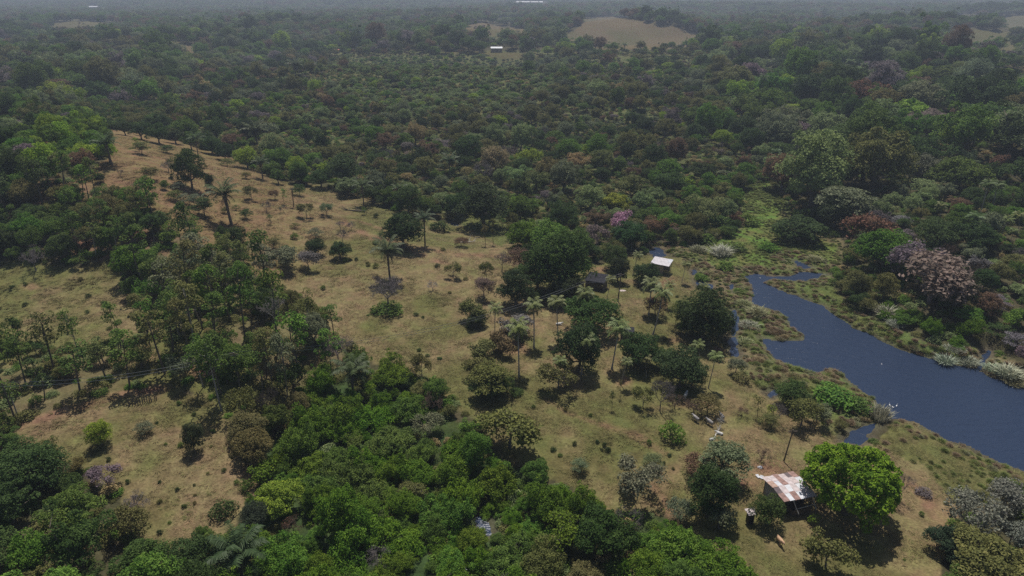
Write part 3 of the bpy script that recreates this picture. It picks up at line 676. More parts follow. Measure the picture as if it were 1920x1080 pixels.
B, U_, T_, N_, S_, C_, P_, H_, K_, E_, G_ = 'broadleaf_tree', 'umbrella_tree', 'timber_tree', 'bare_tree', 'sparse_tree', 'coconut_palm', 'feather_palm', 'shrub', 'thicket_bush', 'reed_clump', 'sapling'

# the big round tree beside the shack: many small rosettes of bright leaves
HERO = broadleaf(77, R=5.0, hz=0.72, n=150, leaves=84, size=0.30, low=-0.32, big=(0.08, 0.17), wild=0.45)
FORMS[B].append(HERO)
plant(B, 1599, 905, 176, (0.175, 0.29, 0.024), 'huge round bright green tree shading the ground right beside the rusty roofed shack', form=len(FORMS[B]) - 1, base=False, hv=1.08, rot=0.4)
FORMS[B].pop()

for a in [
 # around the houses on the knoll
 (B,1052,492,118,'dark','tallest dark green tree of the grove left of the dark roofed house',1,False,1.05),
 (B,1032,452,84,'green','tree with a pale lime flowering top behind the tallest grove tree',3,False,1),
 (B,985,440,66,'vivid','bright green tree on the left edge of the grove by the wet field',0,False,1),
 (B,966,540,72,'deep','dark dense tree standing left of the overhead wires in the grove',1,False,1),
 (B,1062,540,70,'deep','dark green tree below the overhead wires in the grove',0,False,1),
 (B,1006,556,32,'dark','small dark tree between the two low grove trees',3,False,1),
 (B,1042,562,36,'dark','small rounded dark tree at the lower tip of the grove',2,False,1),
 (B,1112,590,108,'dark','wide domed dark tree behind a tall coconut trunk below the dark roofed house',5,False,0.85),
 (B,1086,652,86,'deep','dark tree partly brown directly under the wide domed tree',4,False,1.1),
 (B,1199,655,76,(0.055,0.115,0.034),'compact glossy green tree just right of the dark shelter',0,False,1),
 (B,1276,692,92,(0.072,0.115,0.042),'mixed green tree with a lighter left side right of the glossy tree',3,False,1),
 (B,1212,514,52,'deep','round dark tree in front of the pale roofed shed',0,False,1),
 (B,1152,482,48,'dark','dark tree right of the dark roofed house, upper of the pair',1,False,1),
 (B,1160,505,40,'deep','dark tree right of the dark roofed house, lower of the pair',4,False,1.2),
 (B,1322,590,104,'deep','large dark tree at the edge of the marsh strip of water',1,False,1.05),
 (B,1352,605,58,'deep','dark rounded tree leaning over the narrow strip of water',0,False,1),
 (S_,1285,588,60,'olive','thin olive tree left of the large dark marsh edge tree',1,False,0.9),
 (S_,1232,573,46,'brown','thin brown leaved tree under the group of coconut palms',2,False,0.9),
 (U_,922,700,92,'olive','broad olive green tree at the left end of the coconut palms',1,False,1),
 (B,935,722,54,'dark','dark leafy tree with a yellow bough under the broad olive tree',3,False,0.9),
 (S_,905,655,60,'olive','patchy olive tree above the broad olive tree left of the palms',3,False,0.9),
 (S_,968,610,74,'mauve','purplish brown flat topped tree between two coconut palms',3,False,0.75),
 (S_,1046,728,74,'olive','low spreading thin leaved tree below the leftmost row of palms',1,True,0.8),
 (S_,957,800,112,'olive','wide domed thin leaved tree alone above the green thicket',3,False,0.85),
 (H_,1260,810,50,'green','bright green bush at the right of the cow track',1,False,1.2),
 (S_,1205,762,42,'olive','olive tree with a dark shadow beside the bare forked tree',1,True,1.1),
 (N_,1237,772,66,'olive','tall bare forked grey tree below the mixed green tree',1,True,1.2),
 (S_,1190,895,100,'greygreen','thin leaved grey green tree in mid pasture above the right thicket',1,False,0.9),
 (U_,1224,860,40,'greygreen','small layered tree rising behind the thin leaved grey green tree',0,False,1.2),
 (B,1335,922,92,(0.055,0.085,0.028),'tall dark green tree left of the shack',4,False,1.15),
 (B,1362,900,44,(0.07,0.10,0.022),'yellowish green tree leaning on the tall dark tree left of the shack',3,False,1.1),
 (U_,1360,850,92,'greygreen','layered grey green tree uphill from the shack',3,False,1),
 (S_,1310,872,60,'brown','brownish thin leaved shrub tree left of the layered grey green tree',2,False,0.8),
 (S_,1352,968,56,'greygreen','thin leaved tree below the tall dark tree left of the shack',0,False,0.9),
 (S_,1275,955,52,'greygreen','thin grey green tree at the upper edge of the right thicket',2,False,1),
 (B,1440,958,66,(0.078,0.11,0.03),'light green tree in front of the rusty roofed shack',3,False,1.1),
 (S_,1555,1032,82,'olive','thin olive tree in front of the big bright tree near the bottom edge',3,False,1.0),
 (K_,1362,1056,118,'vivid','bright green bush at the bottom edge below the tall dark tree',0,False,1),
 (B,1130,1000,112,(0.06,0.1,0.024),'rounded green tree at the right end of the thicket',2,False,0.95),
 (N_,1682,942,62,'greygreen','bare leaning grey tree right of the big bright tree',1,True,1.25),
 (S_,1832,965,100,'white','whitish leaved thin tree near the lower right corner',2,False,1),
 (S_,1893,935,84,'white','whitish leaved tree at the right edge of the lower right corner',0,False,1),
 (B,1785,1018,86,(0.05,0.075,0.04),'dark green bush left in the lower right corner clump',2,False,0.8),
 (B,1860,1055,150,'olive','broad olive tree filling the lower right corner',2,False,0.7),
 (S_,1900,1000,70,'white','grey white leaved tree between the whitish tree and the broad olive tree',1,False,0.9),
 (H_,1730,927,30,'mauve','small grey bush right of the bare leaning tree',2,True,0.9),
 (G_,1528,990,22,'vivid','short bright green sapling in front of the shack',1,True,1),
 (B,1008,508,84,'dark','broad dark tree filling the left side of the grove',1,False,1),
 (B,1078,458,72,'mid','mid green tree at the upper right of the grove',0,False,1),
 (S_,885,580,52,'olive','dark olive bush at the left rim of the grove',3,False,1.0),
 (B,893,600,40,'deep','blackish bush under the dark olive bush at the left rim of the grove',2,False,.9),
 (S_,905,690,70,'olive','olive thin tree hanging over the broad olive tree left of the palms',3,False,.9),
 (B,912,728,60,'dark','dark bush at the foot of the broad olive tree left of the palms',5,False,.8),
 (S_,940,640,56,'brown','brownish thin tree just below the leftmost grove palm',3,False,.9),
 (B,1300,610,56,'dark','dark tree on the left flank of the large marsh edge tree',0,False,.9),
 (B,1245,672,50,(0.08,0.14,0.04),'green tree joining the glossy tree to the mixed green tree',3,False,1),
 (B,1300,702,56,(0.07,0.12,0.04),'dark green tree on the right flank of the mixed green tree',1,False,1),
 # meadow in the lower left
 (B,185,812,48,'lime','round yellow green tree in the lower left meadow',1,False,1.1),
 (U_,273,812,34,'greygreen','small thin tree with a dark shadow right of the yellow green tree',0,True,1.1),
 (B,366,846,40,(0.075,0.095,0.045),'small upright tree standing alone in the lower left meadow',4,True,1.5),
 (S_,145,872,34,'olive','thin small tree left in the lower left meadow',0,False,1),
 (H_,418,952,52,'dark','dark round bush with a dark shadow at the right of the lower left meadow',0,False,1),
 (H_,462,910,30,'mid','small bush at the thicket edge of the lower left meadow',1,False,1.2),
 (S_,196,890,58,'mauve','greyish thin leaved tree above the lower left woods',1,False,0.85),
 (N_,257,968,58,'mauve','pale leafless tree at the lower edge of the meadow',0,True,1.0),
 (B,522,935,86,'lime','lime topped tree where the meadow meets the thicket',2,False,0.95),
 (B,478,968,60,(0.06,0.075,0.05),'grey green tree left of the lime topped tree',3,False,1),
 (N_,552,1000,40,'rust','reddish bare tree in front of the lime topped tree',3,True,1.1),
 (B,380,1005,34,'mid','upright bush at the lower tip of the meadow',1,False,1.3),
 (S_,805,798,60,'greygreen','silvery leaved tree poking out of the green thicket',1,False,0.8),
 (K_,735,695,92,'vivid','vivid dense green bush at the top of the thicket',0,False,1),
 (K_,778,710,56,'dark','darker green bush right of the vivid dense bush',1,False,1),
 (S_,790,685,44,'olive','thin tree with an airy crown above the vivid dense bush',1,False,1.3),
 (B,843,770,28,'olive','small olive tree at the pasture edge of the thicket',2,False,1),
 (H_,968,738,30,'dark','low dark bush at the foot of the left row of palms',2,True,0.7),
 (U_,1087,884,36,'greygreen','small grey green tree with a dark shadow in the lower pasture',1,True,1),
 (B,1005,885,54,'mid','rounded tree at the pasture edge right of the thicket',2,False,1),
 (H_,725,584,62,'mid','low green bush round the foot of the bare mauve tree',2,True,0.5),
 (N_,726,580,78,'mauve','bare mauve tree standing below the lone feather palm in open pasture',2,True,1.05),
 # trees on the long pasture slope
 (B,755,432,76,'deep','large dark dense tree on the crest of the dry pasture',0,False,1.05),
 (B,352,316,62,'dark','tall dark green tree standing alone on the upper left slope',4,False,1.2),
 (H_,823,424,40,'dark','dark bush right of the dark dense tree on the crest',3,False,0.9),
 (S_,865,463,28,'brown','low brown bush under the fallen white branches',2,True,0.7),
 (G_,910,462,16,'olive','slender sapling left of the pair by the wet field',0,True,1.6),
 (G_,925,458,16,'olive','slender sapling right of the pair by the wet field',2,True,1.6),
 (S_,850,520,34,'olive','thin bush in the open pasture left of the grove',1,True,0.9),
 (N_,812,545,26,'pale','small pale bare shrub with a green foot in the open pasture',0,True,0.9),
 (S_,908,536,40,'tan','pinkish thin tree at the left of the grove',0,False,1.1),
 (S_,912,505,26,'olive','slender half bare tree at the left of the grove',2,False,1.6),
 (N_,940,485,40,'mauve','grey bare tree with two stems at the upper left of the grove',1,False,1.2),
 (U_,975,478,60,'brown','brownish layered tree at the upper left of the grove',1,False,1),
 (N_,500,398,28,'olive','small bare tree in the middle of the upper pasture',0,True,1),
 (S_,575,408,32,'olive','airy thin tree below the thin headless palm',1,True,1),
 (S_,612,404,26,'greygreen','airy thin tree right of the one below the headless palm',2,True,1),
 (G_,508,421,14,'dark','small dark shrub on the bare upper pasture',0,True,0.8),
 (U_,553,428,18,'olive','tiny umbrella tree above the bright green bush',2,True,1.0),
 (H_,553,448,16,'green','bright green little bush on the upper pasture',1,True,1.3),
 (U_,592,446,32,'greygreen','flat topped tree above the round dark bush in the pasture',2,True,1.1),
 (B,590,463,38,'deep','round dark bush under the flat topped pasture tree',0,False,1),
 (U_,513,468,36,'olive','flat topped olive tree left of the round dark bush',1,True,0.9),
 (H_,536,468,20,'dark','small dark bush right of the flat topped olive tree',3,True,0.8),
 (B,637,470,40,'dark','dark bush with bare twigs over it in the pasture',2,False,1.05),
 (N_,642,455,26,'mauve','bare twiggy tree behind the dark pasture bush',0,True,1.3),
 (N_,640,432,24,'mauve','left of the two bare mauve shrubs by the red soil track',1,True,0.9),
 (N_,660,432,22,'mauve','right of the two bare mauve shrubs by the red soil track',2,True,0.9),
 (B,417,442,26,'dark','slim dark tree, left of the pair on the left pasture slope',4,False,1.5),
 (B,442,449,42,'dark','dark pointed tree, right of the pair on the left pasture slope',4,False,1.2),
 (S_,455,492,32,'olive','thin grey bush below the dark pair of trees',0,True,0.9),
 (B,508,485,26,'deep','dark bush at the edge of the grey thin trees',3,False,1),
 (S_,540,505,62,'greygreen','wide thin grey tree in the lower middle of the slope',3,True,0.9),
 (S_,580,505,42,'mauve','greyish thin tree right of the wide thin grey tree',0,True,0.9),
 (G_,687,402,14,'mid','bush at the forest edge right of the fallen log',1,True,0.9),
 (S_,472,375,30,'olive','airy thin tree uphill of the middle of the slope',1,True,1),
 (S_,515,374,20,'brown','small brownish thin tree near the top of the slope',2,True,1),
 (U_,560,352,28,'dark','dark crowned small tree beside the headless palm',0,False,1.2),
 (G_,533,382,16,'green','green sapling uphill of the two bare shrubs',2,True,0.9),
 (N_,533,399,20,'olive','bare little tree below the green sapling',3,True,0.9),
 (U_,462,410,26,'dark','dark umbrella tree right of the tall leaning palm',1,True,1),
 (U_,422,400,16,'olive','small umbrella tree left of the tall leaning palm',0,True,1.1),
 (U_,443,394,16,'olive','small umbrella tree behind the tall leaning palm',2,True,1.1),
 (U_,385,405,40,'dark','dark umbrella tree lowest of the slanting row on the left slope',3,True,1),
 (U_,366,388,34,'greygreen','second lowest umbrella tree of the slanting row on the left slope',1,True,1),
 (U_,345,382,34,'greygreen','middle umbrella tree of the slanting row on the left slope',2,True,1),
 (U_,327,376,30,'olive','highest umbrella tree of the slanting row on the left slope',0,True,1),
 (B,310,356,16,'mid','little green tree above the slanting row of umbrella trees',1,True,1.2),
 (U_,337,358,28,'greygreen','grey green umbrella tree at the foot of the tall dark tree',1,True,0.9),
 (B,392,340,18,'dark','slim dark tree right of the tall dark tree',4,False,1.7),
 (U_,283,338,40,'olive','wide umbrella tree left of the tall dark tree',1,True,0.9),
 (U_,264,352,30,'greygreen','low umbrella tree below the wide one on the left slope',2,True,0.8),
 (N_,318,325,34,'mauve','bare grey tree just left of the tall dark tree',0,True,0.9),
 (N_,227,332,16,'olive','thin bare tree below the left slope palm',1,True,1.1),
 (B,186,333,20,'deep','round dark bush at the left end of the dry crest',0,False,1.1),
 (U_,262,272,38,'olive','olive umbrella tree near the top of the left slope',1,False,0.9),
 (G_,262,284,16,'lime','lime green sapling near the top of the left slope',2,True,0.8),
 (U_,312,276,30,'dark','dark umbrella tree at the upper forest edge',0,False,0.8),
 (U_,427,312,30,'olive','olive umbrella tree at the forest edge of the slope',2,True,0.9),
 (U_,462,335,20,'olive','tiny umbrella tree in front of the lime tree',0,True,1),
 (B,460,296,48,'lime','lime green tree at the forest edge beyond the slope',3,False,1),
 (B,520,298,52,'green','bright green tree right of the lime tree at the forest edge',0,False,1),
 (B,645,318,66,(0.10,0.15,0.055),'pale fresh green tree at the forest edge above the pasture',1,False,1),
 (B,652,350,50,'pale','greyish pale bush under the pale fresh green tree',2,False,0.9),
 (B,905,385,100,'deep','broad black green tree mass at the back of the wet field',1,False,0.85),
 (B,855,380,50,'dark','dark tree left of the black green mass at the wet field',0,False,1),
 (B,765,375,56,'dark','dark tree behind the crest above the dark dense tree',1,False,1),
 (B,792,385,44,'mid','green tree behind the crest palm',3,False,1),
 (B,200,285,36,'lime','bright lime tree beside the left slope palm',3,False,1.3),
 # right side
 (B,1662,468,106,(0.085,0.19,0.024),'vivid green domed tree above the pond bank',0,False,0.85),
 (S_,1632,428,92,'rust','reddish brown tree behind the vivid green domed tree',3,False,1),
 (S_,1760,512,170,'tan','very wide pinkish tan tree crown right of the pond',3,False,0.75),
 (S_,1715,482,100,'mauve','mauve grey tree crown touching the wide pinkish tan tree',1,False,0.8),
 (B,1800,545,70,'deep','dark tree under the right side of the wide pinkish tan tree',1,False,1.1),
 (B,1760,440,90,'dark','dark bluish green tree behind the mauve grey crown',5,False,0.8),
 (B,1830,445,80,'dark','dark tree right of the bluish green tree',2,False,0.9),
 (S_,1163,414,52,'pink','pink flowering tree in the forest above the grove',3,False,1.0),
 (B,1180,440,66,(0.045,0.10,0.03),'fresh green tree in front of the pink flowering tree',0,False,0.9),
 (S_,1120,440,50,'mauve','mauve grey thin tree left of the fresh green tree',1,False,1),
 (B,1155,380,56,'yellow','yellowish green tree behind the pink flowering tree',2,False,0.8),
 (U_,1590,370,110,'greygreen','broad pale topped tree right of the green marsh',3,False,0.75),
 (B,1570,395,70,'deep','dark tree under the broad pale topped tree',1,False,1),
 (B,1500,430,96,'dark','dark low tree in the middle of the marsh',2,False,0.6),
 (B,1545,220,46,'green','tall green tree in the middle of the right forest',4,False,1.3),
 (B,1598,212,44,(0.055,0.115,0.03),'narrow green tree right of the tall green tree in the right forest',4,False,1.4),
 (B,1700,215,90,'lime','light lime tree high in the right forest',2,False,0.8),
 (B,1770,145,90,(0.10,0.15,0.025),'broad lime tree at the top of the right forest',2,False,0.6),
 (B,1872,165,70,'deep','tall blackish tree before the far grey roofs at the right edge',1,False,1.2),
 (B,1630,275,80,(0.09,0.14,0.03),'light green leafy tree in the right forest below the tall pair',3,False,0.9),
 (B,1395,240,58,'dark','dark round tree on the left edge of the right forest',0,False,1),
 (N_,1453,795,44,'olive','bare grey tree near the spit of land by the pond',1,True,1.2),
 (B,1485,738,64,'dark','dark bush by the flooded edge of the pond spit',1,False,0.8),
 (S_,1500,800,60,'olive','leaning thin tree by the inlet of the pond',0,True,1.0),
 (S_,1530,792,50,'greygreen','grey green thin tree by the inlet of the pond',1,True,0.8),
 (U_,1440,800,40,'olive','umbrella tree with a dark shadow uphill of the wooden pole',1,True,0.9),
 (N_,1427,868,38,'brown','brownish bare little tree left of the wooden pole',0,True,0.9),
 (N_,1390,782,28,'brown','bare brownish bush uphill of the umbrella tree',3,True,0.8),
 (G_,1420,783,20,'olive','thin sapling left of the bare grey tree near the spit',0,True,1.4),
 (G_,1438,783,22,'lime','lime green sapling left of the bare grey tree near the spit',1,True,1.2),
 (U_,1326,776,56,'olive','olive umbrella tree shading the grey cattle',0,True,1.1),
 (N_,1300,776,40,'brown','brown leafless bush behind the grey cattle',2,True,0.9),
 (N_,1265,765,44,'brown','brown leafless bush right of the bare forked tree',0,True,0.8),
 (S_,1378,700,34,'greygreen','thin grey tree at the marsh edge right of the palms',0,True,0.9),
 (H_,1392,715,38,'olive','grey olive bush under the thin grey tree at the marsh edge',1,True,0.8),
 (S_,1575,800,26,'olive','thin bush at the mouth of the inlet',2,True,0.8),
 (H_,1568,742,84,'green','wide green bush on the pond spit',2,False,0.7),
 (H_,1612,757,54,'mid','green bush near the tip of the pond spit',0,False,0.8),
 (E_,1650,778,34,'silver','pale reedy clump at the tip of the pond spit',0,True,1.2),
 (G_,1147,768,14,'dark','slim dark sapling on the track left of the olive tree',0,True,1.6),
 (G_,1163,745,12,'olive','slim sapling right of a tall coconut trunk in mid pasture',2,True,1.6),
]:
    plant(*a[:6], form=a[6], base=a[7], hv=a[8], twig={'mauve': 'mauve', 'pale': 'pale', 'tan': 'pinkish', 'pink': 'pinkish', 'rust': 'brown', 'brown': 'brown', 'white': 'pale'}.get(a[4] if isinstance(a[4], str) else '', 'grey'))

plant(N_, 1348, 800, 18, 'olive', 'small forked white dead tree beside the grey cattle', form=1, hv=1.6, twig=(0.62, 0.6, 0.57))
plant(N_, 632, 650, 66, 'olive', 'pinkish bare tree at the right end of the timber belt', form=2, base=False, twig='pinkish')
plant(N_, 515, 580, 60, 'greygreen', 'tall half bare grey tree rising from the timber belt', form=1, base=False, hv=1.5, twig='pale')
plant(N_, 60, 478, 56, 'mauve', 'grey leafless tree at the top of the small left valley', form=0, base=False, twig='mauve')
plant(N_, 105, 300, 44, 'white', 'pale bare tree among the left woods', form=1, base=False, hv=1.3, twig='pale')
plant(N_, 905, 312, 46, 'mauve', 'purple grey bare tree in the middle of the scrub', form=0, base=False, twig='mauve')
plant(N_, 950, 285, 44, 'pinkish' if False else 'tan', 'pinkish bare tree up in the middle of the scrub', form=2, base=False, twig='pinkish')

for a in [
 (C_,928,630,927,578,'coconut palm leftmost of the grove palms beside the purplish tree',1.0),
 (C_,1001,653,1002,582,'straight coconut palm right of the purplish brown tree',.9),
 (C_,1047,640,1041,570,'coconut palm before the black shade under the grove',1.0),
 (C_,1090,618,1094,556,'coconut palm standing in front of the wide domed dark tree',.9),
 (C_,1090,703,1092,638,'coconut palm in front of the dark partly brown tree',1.0),
 (C_,973,706,973,628,'tall coconut palm below and left of the straight palm',1.0),
 (C_,1047,722,1047,680,'short coconut palm above the low spreading tree',1.3),
 (C_,1147,692,1154,623,'tall coconut palm in front of the dark shelter',1.0),
 (C_,1164,722,1168,678,'slim coconut palm below the dark shelter',.9),
 (C_,1212,708,1210,680,'low coconut palm with wide fronds against the mixed green tree',1.7),
 (C_,1137,565,1142,525,'coconut palm in front of the dark roofed house',1.1),
 (C_,1216,592,1217,538,'coconut palm left of the palm group in the right clearing',1.1),
 (C_,1249,572,1249,534,'coconut palm at the back of the palm group in the right clearing',1.2),
 (C_,1224,628,1239,558,'leaning coconut palm in front of the palm group in the right clearing',1.0),
 (C_,1278,531,1282,497,'coconut palm right of the pale roofed shed',1.2),
 (C_,1318,580,1316,542,'coconut palm behind the large dark marsh edge tree',1.0),
 (C_,1186,518,1190,478,'tall thin coconut palm left of the pale roofed shed',1.0),
 (C_,1312,694,1309,654,'coconut palm by the marsh edge, upper of two',1.1),
 (C_,1328,728,1333,672,'coconut palm by the marsh edge, lower of two',1.0),
 (C_,1918,590,1916,548,'coconut palm cut by the right edge of the picture',1.0),
 (C_,1875,445,1875,412,'coconut palm in the right forest, left of three',1.3),
 (C_,1907,440,1907,408,'coconut palm in the right forest, nearest the picture edge',1.3),
 (C_,1892,462,1892,434,'coconut palm in the right forest, lowest of three',1.3),
 (C_,1760,415,1760,388,'lone coconut palm above the bluish green tree',1.3),
 (P_,731,522,729,468,'feather palm standing alone in the open pasture',1.0),
 (P_,797,460,797,408,'feather palm right of the dark dense tree on the crest',.8),
 (P_,434,421,428,362,'tall leaning feather palm on the upper pasture slope',.75),
 (P_,211,311,207,268,'feather palm at the left end of the slope by the lime tree',1.0),
 (P_,372,294,372,260,'feather palm behind the tall dark slope tree',1.0),
 (P_,483,275,482,244,'feather palm in the dark forest edge above the lime tree',1.1),
 (P_,493,336,492,304,'feather palm between the two bright forest edge trees',.9),
 (P_,682,386,682,346,'feather palm at the forest edge above the fallen log',1.0),
 (P_,662,738,663,694,'dark feather palm at the right end of the timber belt',1.0),
 (P_,843,326,843,300,'feather palm in the middle of the scrub',1.3),
 (P_,752,385,750,352,'feather palm behind the crest of the pasture',1.0),
 (P_,555,145,555,122,'feather palm far up in the pale scrub',1.0),
]: palm(a[0], *a[1:5], a[5], fw=a[6], col='palm' if a[0] == C_ else (0.075, 0.110, 0.042))
palm(P_, 455, 1092, 457, 1040, 'big feather palm with brown dead fronds at the bottom edge', col=(0.06, 0.095, 0.04), form=2, fw=1.0)
palm(P_, 551, 388, 551, 356, 'thin palm with a bare drooping head on the upper slope', col=(0.06, 0.055, 0.045), form=1, fw=0.32)
# ------------------------------------------------------------------ woods, scrub and thicket: plants spread over the terrain by the cover they stand in
REG = [  # outline, spacing, kinds (name, weight, crown radius range, height factor), colours, where it stands
 ('thicket', [(420,1240),(440,1020),(480,935),(500,860),(560,790),(590,735),(700,712),(790,742),(880,800),(945,875),(1010,905),(1080,955),(1260,985),(1330,1030),(1390,1240)], 0.50,
  [(K_,.88,1.1,3.8,1.0),(B,.05,2.0,3.0,1.0),(S_,.05,1.6,2.4,.8),(N_,.03,1.5,2.2,.9)], [('vivid',.50),('green',.26),('mid',.17),('olive',.03),('dark',.04)], 'in the dense green thicket below the pasture'),
 ('corner', [(-60,845),(30,850),(120,885),(215,940),(235,1010),(300,1065),(400,1030),(430,1240),(-60,1240)], .72, [(B,.5,2.2,3.8,1.0),(K_,.3,1.8,3.0,1),(S_,.12,1.8,2.8,.9),(H_,.08,1,1.8,1)], [('dark',.35),('mid',.3),('green',.25),('olive',.1)], 'in the woods of the lower left corner'),
 ('corner2', [(1735,1240),(1765,1010),(1805,900),(1960,890),(1960,1240)], .8, [(S_,.4,1.5,2.4,.9),(B,.4,1.6,3.0,.8),(H_,.2,.8,1.4,1)], [('white',.3),('olive',.4),('mid',.3)], 'in the lower right corner clump'),
 ('belt', [(250,690),(290,600),(262,575),(250,530),(300,500),(400,495),(470,530),(560,565),(620,620),(655,655),(690,700),(600,725),(570,790),(500,860),(430,800),(395,745),(330,715)], .70,
  [(T_,.62,1.6,2.6,1.05),(B,.16,1.8,3.2,1.0),(S_,.14,1.5,2.6,1.1),(N_,.08,1.6,2.6,1.2)], [('mid',.34),('green',.12),('olive',.28),('greygreen',.14),('dark',.12)], 'in the belt of slim trees on the left'),
 ('westbelt', [(-60,650),(60,668),(130,672),(215,655),(310,600),(300,700),(240,745),(120,775),(-60,800)], .84,
  [(T_,.80,1.5,2.4,1.05),(B,.10,1.6,2.6,1.0),(S_,.06,1.5,2.2,1.0),(N_,.04,1.4,2.2,1.2)], [('mid',.38),('green',.16),('olive',.28),('dark',.18)], 'in the belt of slim trees on the left'),
 ('slope', [(-60,345),(130,352),(240,370),(300,412),(340,452),(395,475),(300,520),(240,525),(212,492),(150,495),(60,484),(-60,484)], .58, [(T_,.45,1.7,2.6,.95),(B,.45,2.0,3.4,1.0),(N_,.10,1.4,2.4,1.1)], [('mid',.45),('green',.2),('olive',.2),('dark',.15)], 'on the wooded slope above the small left valley'),
 ('leftwoods', [(-60,195),(150,205),(196,255),(188,318),(130,352),(-60,350)], .66, [(B,.66,2.4,4.4,1.0),(T_,.12,1.8,2.6,1),(N_,.06,2,3,1.1),(S_,.16,2,3,1)], [('green',.3),('mid',.3),('lime',.12),('olive',.13),('dark',.15)], 'in the left woods behind the slope'),
 ('eastthicket', [(1640,590),(1660,568),(1720,575),(1800,605),(1850,640),(1830,655),(1720,648)], .72, [(K_,.8,1.6,2.8,1.0),(B,.2,1.8,2.8,1)], [('vivid',.45),('green',.35),('mid',.2)], 'in the low thicket on the far pond bank'),
 ('eastbank', [(1550,520),(1590,480),(1640,490),(1660,520),(1720,575),(1640,585),(1590,560)], .75, [(K_,.5,1.5,2.6,.9),(B,.5,1.6,2.8,.9)], [('olive',.45),('mid',.35),('greygreen',.2)], 'on the bushy bank at the head of the pond'),
 ('palescrub', [(640,112),(900,104),(1060,165),(900,225),(680,205)], .64, [(B,.55,1.3,2.6,.8),(K_,.4,1.3,2.2,.8),(N_,.05,1.5,2.5,1)], [('pale',.60),('lime',.06),('green',.20),('olive',.14)], 'in the pale green scrub beyond the dark scrub'),
 ('wetedge', [(1190,460),(1230,440),(1400,400),(1412,340),(1380,330),(1200,400)], .72, [(B,.5,1.8,3.2,.9),(H_,.3,1,1.8,.9),(K_,.2,1.4,2.4,.9)], [('green',.4),('mid',.4),('olive',.2)], 'along the left edge of the green marsh'),
 ('scrub', [(300,235),(330,150),(640,95),(1000,105),(1290,100),(1390,250),(1412,330),(1390,430),(1230,452),(1100,445),(930,425),(840,400),(700,372),(520,335),(420,285)], .82, [(B,.56,1.0,4.2,.95),(S_,.22,1.3,2.4,.85),(U_,.10,1.4,2.4,.9),(N_,.06,1.4,2.6,.95),(H_,.06,.9,1.5,1)],
  [('olive',.34),('dark',.24),('greygreen',.12),('mid',.14),('brown',.06),('straw',.04),('deep',.06)], 'in the dense scrub behind the pasture'),
 ('rightforest', [(1290,60),(2000,60),(2000,760),(1900,690),(1850,650),(1720,600),(1640,560),(1590,480),(1585,430),(1500,395),(1420,330),(1390,240)], .80, [(B,.54,2.0,8.0,.92),(U_,.14,2.4,7.0,.75),(S_,.18,2.0,4.4,.85),(N_,.06,2.0,3.6,1),(C_,.025,1.9,2.3,1),(K_,.04,1.4,2.4,1)],
  [('dark',.24),('mid',.21),('green',.17),('lime',.07),('greygreen',.13),('brown',.07),('mauve',.06),('deep',.03)], 'in the tall forest beyond the pond'),
]
DEFAULT = ('far', None, .76, [(B,.62,1.9,7.6,.9),(U_,.14,2.2,6.0,.8),(S_,.14,1.8,3.4,.85),(N_,.06,1.8,3.0,1),(P_,.015,2.4,3.0,1)], [('dark',.30),('mid',.25),('green',.15),('olive',.16),('greygreen',.08),('brown',.04),('lime',.02)], 'in the distant forest')

